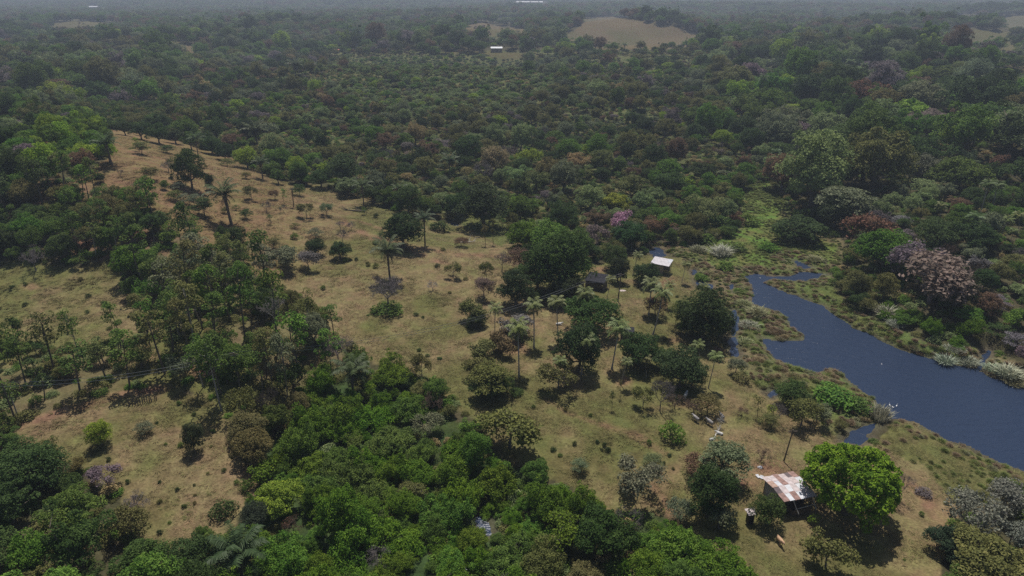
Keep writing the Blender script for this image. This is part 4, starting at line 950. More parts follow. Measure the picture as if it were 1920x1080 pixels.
NEAR = ('near', None, .66, [(B,.6,1.6,2.8,.9),(S_,.2,1.5,2.2,.85),(H_,.20,.9,1.6,1)], [('mid',.4),('olive',.3),('dark',.3)], 'along the woodland edge')
ITEMS = []                                                             # kind, x, y, z, scale, hv, colour, region, width in the photograph, form
def scatter():
    g = np.random.default_rng(3); n = 90000; Y1 = 760.0
    y = np.sqrt(g.uniform(40 ** 2, Y1 ** 2, n)); y[:26000] = g.uniform(40, 330, 26000)
    x = g.uniform(-1, 1, n) * (y * 0.80 + 22)
    z = terrain(x, y); u, v, d = project(x, y, z)
    u2, v2, d2 = project(x, y, z + 3.0)
    bad = is_open(u, v) | ((y < 330) & (water_sdf(x, y) < 0.8))
    reg = np.full(n, -1)
    for k in range(len(REG) - 1, -1, -1): reg[in_poly(u, v, REG[k][1])] = k
    grid = {}
    def near(px, py, r):
        cx, cy_ = int(px // 8), int(py // 8)
        for i in (cx - 1, cx, cx + 1):
            for j in (cy_ - 1, cy_, cy_ + 1):
                for (qx, qy, qr, sp) in grid.get((i, j), ()):
                    if (px - qx) ** 2 + (py - qy) ** 2 < ((r + qr) * sp) ** 2: return True
        return False
    for ox, oy, r in OCC: grid.setdefault((int(ox // 8), int(oy // 8)), []).append((ox, oy, r, 0.85))
    cand = []
    for i in np.where(~bad)[0]:
        R = REG[reg[i]] if reg[i] >= 0 else (DEFAULT if y[i] > 330 else NEAR)
        q = g.uniform(); kinds = R[3]; a = 0
        for kk in kinds:
            a += kk[1]
            if q <= a: break
        kind, _, r0, r1, hv = kk; r = r0 + (r1 - r0) * g.uniform() ** (3.0 if R[0] in ('scrub', 'far', 'rightforest') else 1.5)
        if R[0] in ('scrub', 'far', 'rightforest', 'leftwoods'): r *= 0.55 + 0.9 * fbm(np.array([x[i] / 38]), np.array([y[i] / 38]), 55, 2)[0]
        if R[0] == 'scrub' and fbm(np.array([x[i] / 16]), np.array([y[i] / 16]), 56, 2)[0] < 0.26: continue
        if R[0] == 'rightforest' and y[i] < 185: r = min(r, 2.6)
        if kind in (C_, P_) and y[i] < 300 and R[0] != 'rightforest': kind = B
        cand.append((i, kind, r, hv, R))
    tops = np.array([c[2] * 1.35 * c[3] for c in cand]); ii = np.array([c[0] for c in cand])
    ut, vt, _ = project(x[ii], y[ii], z[ii] + tops)
    blocked = is_open(ut, vt) & (y[ii] < 1000); cr = np.array([c[2] for c in cand])
    for q in (-.75, .75):
        us, vs, _ = project(x[ii] + q * cr, y[ii], z[ii] + tops * .6); blocked |= (is_open(us, vs) & in_poly(us, vs, MARSH) | in_poly(us, vs, WATER[0])) & (y[ii] < 450)
    shown = g.uniform(size=len(cand))
    order = np.argsort(-np.array([c[2] for c in cand]) + g.normal(size=len(cand)) * 0.9)
    for j in order:
        if blocked[j] and shown[j] > (0.07 if y[cand[j][0]] > 450 else 0.04): continue
        i, kind, r, hv, R = cand[j]
        if near(x[i], y[i], r): continue
        grid.setdefault((int(x[i] // 8), int(y[i] // 8)), []).append((x[i], y[i], r, R[2]))
        fi = int(g.integers(len(FORMS[kind]))); f = FORMS[kind][fi]
        a = 0; q = g.uniform()
        for cn, w in R[4]:
            a += w
            if q <= a: break
        # stands of one colour: neighbours of a kind grow together
        nz = fbm(np.array([x[i] / 26]), np.array([y[i] / 26]), 77, 2)[0]
        if R[0] in ('rightforest', 'scrub', 'far', 'leftwoods'):
            if nz > 0.60 and g.uniform() < .7: cn = ('greygreen', 'pale', 'olive', 'pale')[int(g.integers(4))]
            elif nz < 0.36 and g.uniform() < .7: cn = ('green', 'mid', 'dark', 'lime', 'green')[int(g.integers(5))]
            elif 0.44 < nz < 0.5 and g.uniform() < .5: cn = ('brown', 'mauve', 'olive')[int(g.integers(3))]
        if kind == S_ and g.uniform() < 0.4: cn = ('olive', 'brown', 'mauve', 'greygreen', 'tan')[int(g.integers(5))] if R[0] in ('rightforest', 'scrub') else 'olive'
        if cn == 'lime' and y[i] < 200 and R[0] == 'rightforest': cn = 'dark'
        ITEMS.append([kind, x[i], y[i], z[i], r / f.R, hv * g.uniform(0.75, 1.35), cn, R, 2 * r * F / d[i], fi])
scatter()

LOOK = {'dark': 'dark green', 'deep': 'blackish green', 'mid': 'mid green', 'green': 'fresh green', 'vivid': 'vivid green', 'lime': 'lime green', 'yellow': 'yellow green', 'olive': 'olive green', 'greygreen': 'grey green', 'pale': 'pale green', 'brown': 'brown leaved', 'rust': 'rusty brown', 'tan': 'tan', 'mauve': 'mauve grey', 'straw': 'straw coloured', 'white': 'whitish', 'palm': 'green', 'silver': 'silvery'}
KINDS = {B: 'round tree', U_: 'flat topped tree', T_: 'slim trunked tree', S_: 'thin leaved tree', N_: 'leafless tree', C_: 'coconut palm', P_: 'feather palm', H_: 'shrub', K_: 'feathery bush'}
PLURAL = {k: (v[:-4] + 'bushes' if v.endswith('bush') else v + 's') for k, v in KINDS.items()}
AUTO = []                                                              # thing, pixel, pixel, how it looks
LIMIT = {B: 295, U_: 250, T_: 290, S_: 280, N_: 150, C_: 40, P_: 40, H_: 150, K_: 270}
TW = ['grey', 'mauve', 'dark', 'brown']
REST = {}
ITEMS.sort(key=lambda t: -t[8])
for it in ITEMS:
    kind, x, y, z, sc, hv, cn, R, wpx, fi = it
    u, v, _ = project(x, y, z + 2.0)
    if USED[kind] < LIMIT[kind] and -30 < u < 1950 and -20 < v < 1110:
        look = LOOK.get(cn, cn) if kind not in (N_, C_, P_) else ('grey' if kind == N_ else 'green')
        o = grow(kind, x, y, z, sc, COL[cn] if kind not in (C_, P_) else COL['palmdark'], None, f'{PLURAL[kind]} {R[5]}', fi, hv, None, TW[int(u) % 4], parts=wpx > 30)
        AUTO.append((o, float(u), float(v), f'{look} {KINDS[kind]}'))
    else: REST.setdefault(kind, []).append(it)

# ------------------------------------------------------------------ what nobody could count: one object each, copies placed by a node group
def stuff(name, label, forms, P, rot, scl, idx, leaf, twig=None):
    col = bpy.data.collections.new(name + '_forms')
    for k, me in enumerate(forms):
        o = bpy.data.objects.new('%s_form.%03d' % (name, k), me); col.objects.link(o)
    n = len(P); me = bpy.data.meshes.new(name); me.vertices.add(n); me.vertices.foreach_set('co', np.asarray(P, np.float32).ravel())
    def at(nm, ty, v, key):
        a = me.attributes.new(nm, ty, 'POINT'); a.data.foreach_set(key, np.ascontiguousarray(v).ravel())
    at('rot', 'FLOAT_VECTOR', np.asarray(rot, np.float32), 'vector'); at('scl', 'FLOAT_VECTOR', np.asarray(scl, np.float32), 'vector'); at('pick', 'INT', np.asarray(idx, np.int32), 'value')
    at('leaf', 'FLOAT_COLOR', np.concatenate((np.asarray(leaf, np.float32), np.ones((n, 1), np.float32)), 1), 'color')
    at('twig', 'FLOAT_COLOR', np.tile(np.array((0.17, 0.15, 0.145, 1), np.float32), (n, 1)) if twig is None else np.concatenate((np.asarray(twig, np.float32), np.ones((n, 1), np.float32)), 1), 'color')
    ng = bpy.data.node_groups.new(name + '_spread', 'GeometryNodeTree')
    ng.interface.new_socket('Geometry', in_out='INPUT', socket_type='NodeSocketGeometry'); ng.interface.new_socket('Geometry', in_out='OUTPUT', socket_type='NodeSocketGeometry')
    i_ = ng.nodes.new('NodeGroupInput'); o_ = ng.nodes.new('NodeGroupOutput'); ip = ng.nodes.new('GeometryNodeInstanceOnPoints'); ci = ng.nodes.new('GeometryNodeCollectionInfo')
    ci.inputs['Collection'].default_value = col; ci.inputs['Separate Children'].default_value = True; ci.inputs['Reset Children'].default_value = True
    def na(nm, ty):
        a = ng.nodes.new('GeometryNodeInputNamedAttribute'); a.data_type = ty; a.inputs['Name'].default_value = nm; return a.outputs['Attribute']
    e2r = ng.nodes.new('FunctionNodeEulerToRotation'); L = ng.links.new
    L(i_.outputs[0], ip.inputs['Points']); L(ci.outputs[0], ip.inputs['Instance']); ip.inputs['Pick Instance'].default_value = True
    L(na('pick', 'INT'), ip.inputs['Instance Index']); L(na('rot', 'FLOAT_VECTOR'), e2r.inputs[0]); L(e2r.outputs[0], ip.inputs['Rotation']); L(na('scl', 'FLOAT_VECTOR'), ip.inputs['Scale']); L(ip.outputs[0], o_.inputs[0])
    o = link(name, me); md = o.modifiers.new('spread', 'NODES'); md.node_group = ng
    return tag(o, label, kind='stuff')

def rest_forest():
    g = np.random.default_rng(8); names = {B: 'broadleaf_forest', U_: 'umbrella_tree_forest', T_: 'timber_forest', S_: 'thin_scrub_forest', N_: 'bare_tree_forest', C_: 'palm_forest', P_: 'feather_palm_forest', H_: 'shrubbery', K_: 'bushland_vegetation'}
    for kind, its in REST.items():
        P = [(t[1], t[2], t[3]) for t in its]; n = len(P)
        stuff(names[kind], 'far ' + KINDS[kind] + 's merging into one wood', [f.joined(kind + '_form') for f in FORMS[kind]], P, np.stack((np.zeros(n), np.zeros(n), g.uniform(0, 6.28, n)), 1),
              [(t[4], t[4], t[4] * t[5]) for t in its], [t[9] for t in its], np.array([COL[t[6]] if kind not in (C_, P_) else COL['palmdark'] for t in its]) * g.uniform(0.85, 1.15, (n, 1)), np.array([TWIG[TW[int(g.integers(4))]] for _ in its]))
rest_forest()

def far_forest():
    g = np.random.default_rng(14); X = []; Y = []; R = []
    y = 745.0
    while y < 4600:
        r = 3.4 + y / 330; st = r * 1.35; w = y * 0.82 + 30; xs = np.arange(-w, w, st)
        X.append(xs + g.uniform(-.45, .45, len(xs)) * st); Y.append(y + g.uniform(-.5, .5, len(xs)) * st); R.append(r * g.uniform(0.7, 1.25, len(xs))); y += st * 0.95
    x, y, r = map(np.concatenate, (X, Y, R)); z = terrain(x, y); u, v, d = project(x, y, z); u2, v2, _ = project(x, y, z + np.minimum(r, 5) * 1.3)
    keep = ~(is_open(u, v) | (is_open(u2, v2) & (y < 2500))) & (g.uniform(size=len(x)) > 0.06)
    fl = fbm(x / 190, y / 130, 91, 3); keep &= ~((fl < 0.30) & (y > 900))                 # clearings
    x, y, z, r = x[keep], y[keep], z[keep], r[keep]; n = len(x)
    pal = np.array([COL[c] for c in ('dark', 'mid', 'green', 'pale', 'greygreen', 'brown', 'mid', 'olive', 'green')]); nz = fbm(x / 60, y / 60, 92, 2)
    ci = np.clip(((nz - 0.2) / 0.6 * 9 + g.normal(size=n) * 1.8).astype(int), 0, 8)
    fs = FORMS[B] + FORMS[U_][:2] + FORMS[S_][:1]; idx = g.integers(0, len(fs), n); fR = np.array([f.R for f in fs])[idx]; sx = r / fR; hz = np.minimum(sx, 1.35) * g.uniform(0.8, 1.25, n)
    stuff('distant_forest', 'hazy forest stretching to the horizon', [f.joined('far_form') for f in fs], np.stack((x, y, z - 0.5), 1), np.stack((0 * x, 0 * x, g.uniform(0, 6.28, n)), 1), np.stack((sx, sx, hz), 1), idx, pal[ci] * g.uniform(0.85, 1.15, (n, 1)))
far_forest()

def ground_plants():
    g = np.random.default_rng(21)
    # undergrowth on the forest floor
    n = 36000; y = np.sqrt(g.uniform(42 ** 2, 420 ** 2, n)); x = g.uniform(-1, 1, n) * (y * 0.79 + 18); z = terrain(x, y); u, v, d = project(x, y, z)
    k = ~is_open(u, v) & (z > 0.1); k &= ~((y < 330) & (water_sdf(x, y) < 0.4)); x, y, z = x[k], y[k], z[k]; n = len(x); s = g.uniform(0.35, 0.95, n)
    pal = np.array([COL[c] for c in ('mid', 'olive', 'olive', 'green', 'straw', 'pale')])
    stuff('undergrowth', 'low leafy undergrowth between the trees', [f.joined('undergrowth_form') for f in FORMS[H_]], np.stack((x, y, z - 0.1), 1), np.stack((0 * x, 0 * x, g.uniform(0, 6.28, n)), 1), np.stack((s, s, s * g.uniform(.6, 1.1, n)), 1), g.integers(0, 4, n), pal[g.integers(0, 6, n)])
    # grass tufts
    tf = []
    for k in range(4):
        gg = np.random.default_rng(40 + k); G = Geo(); m = 26; a = gg.uniform(0, 6.28, m); q = 0.22 * np.sqrt(gg.uniform(0, 1, m)); P = np.stack((q * np.cos(a), q * np.sin(a), 0 * a - 0.03), 1)
        o = np.stack((np.cos(a), np.sin(a), 0 * a), 1) * gg.uniform(.2, .42, (m, 1)); e = P + o + np.stack((0 * a, 0 * a, gg.uniform(.05, .15, m)), 1); s = np.stack((-np.sin(a), np.cos(a), 0 * a), 1) * 0.022
        G.tris(np.stack((P - s, P + s, e), 1), 0, np.clip(gg.normal(.5, .2, m), 0, 1)); tf.append(G.mesh('tuft_mesh', [M_BLADE]))
    n = 190000; y = np.sqrt(g.uniform(44 ** 2, 215 ** 2, n)); x = g.uniform(-1, 1, n) * (y * 0.77 + 12); z = terrain(x, y); u, v, d = project(x, y, z)
    k = is_open(u, v) & (u > -20) & (u < 1940) & (v < 1100) & (z > 0.04); k &= fbm(x / 3, y / 3, 70, 2) + g.uniform(-.22, .22, len(x)) > 0.54; x, y, z = x[k], y[k], z[k]; n = len(x)
    c = cover_colour(x, y, z); c = c * g.uniform(1.0, 1.6, (n, 1)); gr = g.uniform(size=n) < 0.16; c[gr] = np.array(COL['olive']) * g.uniform(0.9, 1.3, (gr.sum(), 1)); s = g.uniform(0.7, 1.7, n) * (0.8 + 0.5 * fbm(x / 9, y / 9, 71, 2))
    stuff('grass', 'dry and green grass tufts of the pasture', tf, np.stack((x, y, z), 1), np.stack((0 * x, 0 * x, g.uniform(0, 6.28, n)), 1), np.stack((s, s, s), 1), g.integers(0, 4, n), c)
    # reeds and rank grass round the water
    n = 95000; y = np.sqrt(g.uniform(60 ** 2, 300 ** 2, n)); x = g.uniform(-10, 190, n); z = terrain(x, y); u, v, d = project(x, y, z)
    k = (in_poly(u, v, MARSH) | in_poly(u, v, EASTBANK)) & (u < 1960); w = water_sdf(x, y); k &= (w > 0.15); edge = (w < 4.5); den = fbm(x / 7, y / 7, 72, 3)
    k &= (den + g.uniform(-.15, .15, len(x)) + edge * 0.12 > 0.40); x, y, z, edge, den = x[k], y[k], z[k], edge[k], den[k]; n = len(x)
    s = g.uniform(0.25, 0.6, n) * (0.55 + 0.25 * edge + 0.3 * (den > .6)); pal = np.array([(0.125, 0.155, 0.045), (0.20, 0.20, 0.11), (0.24, 0.19, 0.10), (0.135, 0.15, 0.05), (0.20, 0.145, 0.09), (0.15, 0.19, 0.05)]); pick = np.where(edge & (g.uniform(size=n) < .62), g.choice([1, 2, 4, 4], n), g.choice([0, 0, 0, 5, 3, 5], n))
    stuff('marsh_grass', 'rank marsh grass and reeds round the pond', [f.joined('reed_form') for f in FORMS[E_]], np.stack((x, y, z), 1), np.stack((0 * x, 0 * x, g.uniform(0, 6.28, n)), 1), np.stack((s, s, s * 0.55), 1), g.integers(0, 3, n), pal[pick] * g.uniform(.9, 1.4, (n, 1)))
ground_plants()

def tufts_in_view():
    g = np.random.default_rng(31)
    # pale reed clumps standing out of the marsh
    for (u, v, w, c) in [(1330,440,30,'silver'),(1352,478,30,'silver'),(1310,470,26,'reed'),(1405,610,34,'silver'),(1420,590,26,'reed'),(1526,488,24,'reed'),(1400,640,30,'reed'),(1660,590,30,'silver'),(1680,610,28,'silver'),(1790,655,34,'silver'),(1775,668,26,'silver'),(1820,672,30,'silver'),(1865,690,36,'silver'),(1890,700,34,'silver'),(1905,712,30,'reed'),(1850,700,30,'silver'),(1620,580,24,'reed'),(1395,570,22,'reed'),(1388,545,24,'green'),(1316,520,30,'green'),(1360,505,34,'green'),(1440,470,40,'green'),(1400,420,44,'mid'),(1350,420,46,'mid'),(1325,455,40,'mid'),(1385,470,36,'mid'),(1465,440,34,'green'),(1300,450,36,'mid')]:
        if c in ('mid', 'green') and w > 28: AUTO.append((plant(H_, u, v, w, c, None, group='green marsh bushes among the reeds', hv=.8), u, v, 'green marsh bush'))
        else: AUTO.append((plant(E_, u, v, w, c, None, group='reed clumps in the marsh', hv=.5), u, v, ('pale' if c == 'silver' else 'greenish') + ' reed clump'))
    # weeds dotted over the pasture
    spots = [(690,592),(780,592),(793,596),(878,615),(878,800),(1037,845),(1077,834),(1133,836),(1107,780),(1050,855),(820,500),(873,524),(843,550),(831,470),(657,488),(648,490),(668,488),(690,498),(705,502),(705,408),(1140,845),(1120,830),(1230,880),(1245,870),(1262,880),(1255,855),(300,1000),(240,905),(300,905),(1500,1020),(1695,1050),(1060,770),(1000,765)]
    n = 0
    while n < 70:
        P = (VALLEY, PASTURE, PASTURE, PASTURE, LOWMEADOW)[int(g.integers(5))]; a = np.array(P, float); u = g.uniform(a[:, 0].min(), a[:, 0].max()); v = g.uniform(a[:, 1].min(), a[:, 1].max())
        if in_poly(np.array([u]), np.array([v]), P)[0] and v < 1000: spots.append((u, v)); n += 1
    for u, v in spots:
        w = g.uniform(6, 13); col = ('dark', 'olive', 'mid', 'olive', 'deep')[int(g.integers(5))]
        x, y = ground_at(u, v); z = ground_z(x, y)
        if z < 0.12: continue
        fi = int(g.integers(4)); f = FORMS[H_][fi]
        o = grow(H_, x, y, z, w * depth_at(x, y, z) / F / (2 * f.R), col, None, 'small weeds dotted over the pasture', fi, g.uniform(.8, 1.6), None, parts=False, name='weed'); AUTO.append((o, u, v, 'tiny dark weed'))
tufts_in_view()
for u, v, w, c in [(232,240,34,'dark'),(262,246,40,'deep'),(296,250,44,'dark'),(328,256,40,'deep'),(356,262,36,'mid'),(395,272,40,'dark'),(420,284,34,'deep'),(300,232,46,'dark'),(345,240,46,'mid'),(560,322,40,'mid'),(600,335,44,'dark'),(700,365,44,'dark'),(730,368,40,'mid'),(575,338,30,'green'),(520,330,30,'mid')]:
    AUTO.append((plant(B, u, v, w, c, None, base=False, group='trees along the far edge of the pasture'), u, v, LOOK[c] + ' edge tree'))

# a label for each of the many plants: its look and its place beside something one can find
MARKS = [(1475,915,'rusty roofed shack'),(1600,900,'huge bright round tree'),(1240,490,'pale roofed shed'),(1120,520,'dark roofed house'),(1176,620,'dark shelter'),(729,480,'lone feather palm'),(726,550,'bare mauve tree'),(752,432,'dark tree on the crest'),(352,320,'tall tree on the left slope'),(428,380,'leaning feather palm'),
 (208,285,'left slope palm'),(665,396,'fallen log'),(905,390,'black green wet field mass'),(1163,412,'pink flowering tree'),(1662,468,'vivid green domed tree'),(1760,512,'wide pinkish tan tree'),(1632,425,'reddish brown tree'),(1650,775,'tip of the pond spit'),(1420,520,'head of the pond'),(1400,360,'top of the green marsh'),(1325,785,'grey cattle'),(1348,800,'white dead tree'),
 (270,755,'stake fence'),(366,840,'lone upright meadow tree'),(185,812,'yellow green meadow tree'),(418,950,'round dark meadow bush'),(257,960,'pale leafless meadow tree'),(522,930,'lime topped tree'),(455,1050,'big feather palm at the bottom'),(907,985,'dark pool in the thicket'),(805,798,'silvery tree'),(957,800,'wide domed pasture tree'),(1190,895,'grey green mid pasture tree'),(1130,1000,'rounded tree ending the thicket'),
 (1362,1056,'bright bush at the bottom edge'),(1860,1050,'broad olive corner tree'),(735,695,'bush topping the thicket'),(663,710,'dark feather palm'),(632,650,'pinkish bare tree'),(515,580,'half bare belt tree'),(60,478,'grey tree of the left valley'),(108,398,'bare red soil patch'),(268,668,'red soil in the belt'),(105,300,'pale bare tree in the left woods'),(905,312,'purple grey bare tree'),(950,285,'pinkish bare scrub tree'),(843,310,'scrub palm'),
 (645,318,'pale fresh green tree'),(460,296,'lime forest edge tree'),(555,130,'far feather palm'),(931,95,'white house with the yard'),(1027,97,'smaller white house'),(1170,62,'bare hill meadow'),(930,60,'bare hill left of the meadow'),(202,92,'left bare knoll'),(328,90,'right bare knoll'),(632,98,'red roofed hut'),(1545,225,'tall right forest tree'),(1700,215,'light lime forest tree'),(1770,145,'broad lime tree'),
 (1875,215,'grey metal roofed house'),(1590,370,'broad pale topped tree'),(1395,240,'dark forest edge tree'),(1630,275,'light leafy forest tree'),(1840,75,'far green field'),(1840,670,'reedy inlet'),(1740,620,'low thicket on the far bank'),(1052,470,'tallest grove tree'),(1092,640,'coconut grove'),(1322,590,'large marsh edge tree'),(590,463,'round dark pasture bush'),(442,447,'dark pair on the slope'),(800,180,'pale green scrub'),(30,620,'left valley meadow'),(60,230,'left edge woods')]
ORD = ['nearest', 'second', 'third', 'fourth', 'fifth', 'sixth', 'seventh', 'eighth', 'ninth', 'tenth', 'eleventh', 'twelfth', 'thirteenth', 'fourteenth', 'fifteenth', 'sixteenth', 'seventeenth', 'eighteenth', 'nineteenth', 'twentieth']
def name_them():
    M = np.array([(a, b) for a, b, _ in MARKS], float); byk = {}
    for o, u, v, look in AUTO:
        d = np.hypot(M[:, 0] - u, (M[:, 1] - v) * 1.4); k = int(np.argmin(d)); du, dv = u - M[k, 0], (v - M[k, 1]) * 1.4
        rel = ('right of' if du > 0 else 'left of') if abs(du) > 1.6 * abs(dv) else ('behind' if dv < 0 else 'in front of') if abs(dv) > 1.6 * abs(du) else ('behind and ' if dv < 0 else 'before and ') + ('right of' if du > 0 else 'left of')
        byk.setdefault((look, rel, k), []).append((float(d[k]), o))
    for (look, rel, k), os_ in byk.items():
        os_.sort(key=lambda t: t[0])
        for i, (_, o) in enumerate(os_): o['label'] = (ORD[min(i, 19)] + ' ' if len(os_) > 1 else '') + f'{look} {rel} the {MARKS[k][2]}'
name_them()
# ------------------------------------------------------------------ houses, sheds, fence, poles, animals
ZINC = plain('zinc_sheet', (0.62, 0.63, 0.67), 0.45, var=0.18, scale=2.5); FADED = plain('faded_sheet', (0.55, 0.46, 0.45), 0.55, var=0.25, scale=2.5); RUST = plain('rusted_sheet', (0.27, 0.105, 0.075), 0.8, var=0.4, scale=3)
UMBER = plain('dark_sheet', (0.15, 0.115, 0.12), 0.7, var=0.3, scale=3); TAR = plain('tarred_sheet', (0.04, 0.04, 0.047), 0.9, var=0.4, scale=2, spec=0.05); PINKISH = plain('pinkish_sheet', (0.58, 0.50, 0.50), 0.55, var=0.3, scale=2.2); DULL = plain('dull_rust_sheet', (0.32, 0.20, 0.175), 0.75, var=0.45, scale=2.4); ORANGE = plain('orange_rust', (0.44, 0.30, 0.24), 0.75, var=0.35, scale=3)
WOOD = plain('weathered_board', (0.13, 0.105, 0.085), 0.85, var=0.35, scale=4); PALEWALL = plain('pale_board', (0.42, 0.43, 0.45), 0.8, var=0.15, scale=4); WHITEROOF = plain('white_roof', (0.80, 0.81, 0.84), 0.5, var=0.06, scale=1); TANWALL = plain('tan_wall', (0.36, 0.30, 0.24), 0.85, scale=2); REDROOF = plain('red_roof', (0.42, 0.12, 0.09), 0.7)
BLACK = plain('black_plastic', (0.02, 0.02, 0.022), 0.5); GLASS = plain('dark_pane', (0.03, 0.035, 0.04), 0.15)

def sheet_mesh(w, l, mat, ridges=5):
    """one corrugated metal sheet, w across the ridges, l along them, with its thickness"""
    G = Geo(); n = ridges * 2 + 1; xs = np.linspace(-w / 2, w / 2, n); zs = np.where(np.arange(n) % 2, 0.022, 0.0)
    V = [(x, y, z) for y in (-l / 2, l / 2) for x, z in zip(xs, zs)]; G.add(V, [(i, i + 1, n + i + 1, n + i) for i in range(n - 1)])
    return G.mesh('sheet_mesh', [mat])
def one_box(name, size, mat, parent, loc, rot=(0, 0, 0)):
    G = Geo(); G.box((0, 0, 0), size); return link(name, G.mesh(name + '_mesh', [mat]), parent, loc, rot)
def pole_between(name, a, b, r, mat, parent, r2=None):
    G = Geo(); G.tube([a, (np.array(a) + np.array(b)) / 2, b], [r, (r + (r2 or r)) / 2, r2 or r], 0, 6); return link(name, G.mesh(name + '_mesh', [mat]), parent)

# --- the shack with the patched rusty roof
def shack():
    x, y = ground_at(1480, 907, 2.7); z = ground_z(x, y); W, L, Hh, rise = 4.4, 4.5, 2.25, 0.28
    t = tag(link('shack', None, None, (x, y, z), (0, 0, R_(15))), 'small wooden shack with a patchwork roof of rusty and pale metal sheets', 'shack')
    g = np.random.default_rng(4); pitch = math.atan2(rise, L / 2); cache = {}
    roof = link('roof', None, t, (0, 0, Hh))
    pick = {'far': [[FADED, PINKISH, DULL, FADED, UMBER, DULL], [ORANGE, ZINC, DULL, PINKISH, FADED, ZINC]], 'near': [[UMBER, PINKISH, ZINC, PINKISH, ZINC, FADED], [DULL, ZINC, DULL, ZINC, PINKISH, FADED]]}
    cw = W / 6
    for s, side in ((1, 'far'), (-1, 'near')):
        for r in range(2):
            for c in range(6):
                m = pick[side][r][c]; key = m.name
                if key not in cache: cache[key] = sheet_mesh(cw * 1.12, 1.0, m)
                ln = (L / 4) * g.uniform(1.04, 1.2); d = (0.25 * L) * (2 * (1 - r) + 0.5) * 0.5 if side == 'near' else (0.25 * L) * (2 * (1 - r) + 0.5) * 0.5
                dist = L / 2 * (0.26 + 0.49 * (1 - r if side == 'far' else r)) + g.normal() * 0.05
                zz = rise * (1 - dist / (L / 2)) + 0.05 + 0.022 * ((c + r) % 2) + 0.012 * r
                o = link('roof_sheet', cache[key], roof, (-W / 2 + cw * (c + 0.5) + g.normal() * 0.02, s * dist, zz), (-s * pitch + g.normal() * 0.012, 0, g.normal() * 0.03), (1, ln, 1))
    one_box('ridge_beam', (W - 0.1, 0.1, 0.1), WOOD, roof, (0, 0, rise - 0.08))
    wx, wy = W / 2 - 0.35, L / 2 - 0.35
    bm = {}
    def boards(x0, y0, x1, y1, h, mat, gap=0.0):
        n = max(2, int(math.hypot(x1 - x0, y1 - y0) / 0.3)); a = math.atan2(y1 - y0, x1 - x0)
        for k in range(n):
            if gap and g.uniform() < gap: continue
            f = (k + 0.5) / n; key = (mat.name, round(h, 2))
            if key not in bm: G = Geo(); G.box((0, 0, h / 2), (0.285, 0.03, h)); bm[key] = G.mesh('wall_board_mesh', [mat])
            link('wall_board', bm[key], t, (x0 + (x1 - x0) * f, y0 + (y1 - y0) * f, -0.05), (0, 0, a), (1, 1, g.uniform(0.93, 1.0)))
    boards(-wx, wy, wx, wy, Hh, WOOD); boards(-wx, -wy + 0.9, -wx, wy, Hh, PALEWALL); boards(wx, -wy + 0.9, wx, wy, Hh, PALEWALL, 0.1); boards(-wx, -wy + 0.9, wx, -wy + 0.9, Hh, WOOD, 0.12)
    boards(-wx + 0.9, -wy - 0.6, wx - 0.2, -wy - 0.6, 0.95, WOOD); boards(-wx + 0.9, -wy + 0.8, -wx + 0.9, -wy - 0.55, 0.9, WOOD)
    for a, b in (((-0.9, -L / 2 + 0.1, Hh - 0.05), (-0.5, -L / 2 - 0.75, 0.75)), ((1.7, -L / 2 + 0.1, Hh - 0.05), (1.95, -L / 2 - 0.7, 0.85))): pole_between('leaning_post', a, b, 0.055, M_DEADWOOD, t)
    pole_between('rail', (-0.75, -L / 2 - 0.35, 1.15), (1.95, -L / 2 - 0.3, 1.3), 0.04, M_DEADWOOD, t)
    for px in (-wx, wx):
        for py in (-wy, wy): pole_between('corner_post', (px, py, -0.2), (px, py, Hh + 0.05), 0.07, WOOD, t)
    one_box('floor_board', (W - 0.8, L - 0.9, 0.12), WOOD, t, (0, 0.1, 0.08))
shack()

def shed(u, v, W, L, Hh, rot, roofmats, wallmat, name, label, lift, open_end=True, rise=0.5, rows=2, cols=5):
    x, y = ground_at(u, v, lift); z = ground_z(x, y); g = np.random.default_rng(int(u)); t = tag(link(name, None, None, (x, y, z), (0, 0, R_(rot))), label, 'shed')
    roof = link('roof', None, t, (0, 0, Hh)); cw = W / cols; pitch = math.atan2(rise, L); cache = {}
    for r in range(rows):
        for c in range(cols):
            m = roofmats[int(g.integers(len(roofmats)))]
            if m.name not in cache: cache[m.name] = sheet_mesh(cw * 1.1, L / rows * 1.06, m)
            yy = -L / 2 + L / rows * (r + 0.5); link('roof_sheet', cache[m.name], roof, (-W / 2 + cw * (c + 0.5), yy, rise * (yy / L + 0.5) + 0.02 * ((r + c) % 2) + 0.03), (pitch, 0, g.normal() * 0.01))
    a, b = W / 2 - 0.25, L / 2 - 0.25
    for px in (-a, 0, a):
        for py in (-b, b): pole_between('post', (px, py, -0.2), (px, py, Hh + rise * (py / L + 0.5)), 0.06, WOOD, t)
    G = Geo(); hb = Hh * 0.9; G.box((0, 0, hb / 2), (0.245, 0.03, hb)); me = G.mesh('board_mesh', [wallmat]); n = int(2 * a / 0.25)
    for k in range(n):
        for py in ((b, -b) if not open_end else (b, -b)):
            if py == -b and open_end and k > n * 0.72: continue
            link('wall_board', me, t, (-a + 0.25 * (k + 0.5), py + 0.07 * (1 if py > 0 else -1), 0), (0, 0, 0), (1, 1, g.uniform(.94, 1)))
    n = int(2 * b / 0.25)
    for k in range(n): link('wall_board', me, t, (-a - 0.07, -b + 0.25 * (k + 0.5), 0), (0, 0, R_(90)))
    if not open_end:
        for k in range(n): link('wall_board', me, t, (a + 0.07, -b + 0.25 * (k + 0.5), 0), (0, 0, R_(90)))
    return t
PALESHEET = plain('pale_sheet', (0.62, 0.585, 0.61), 0.55, var=0.2, scale=1.6)
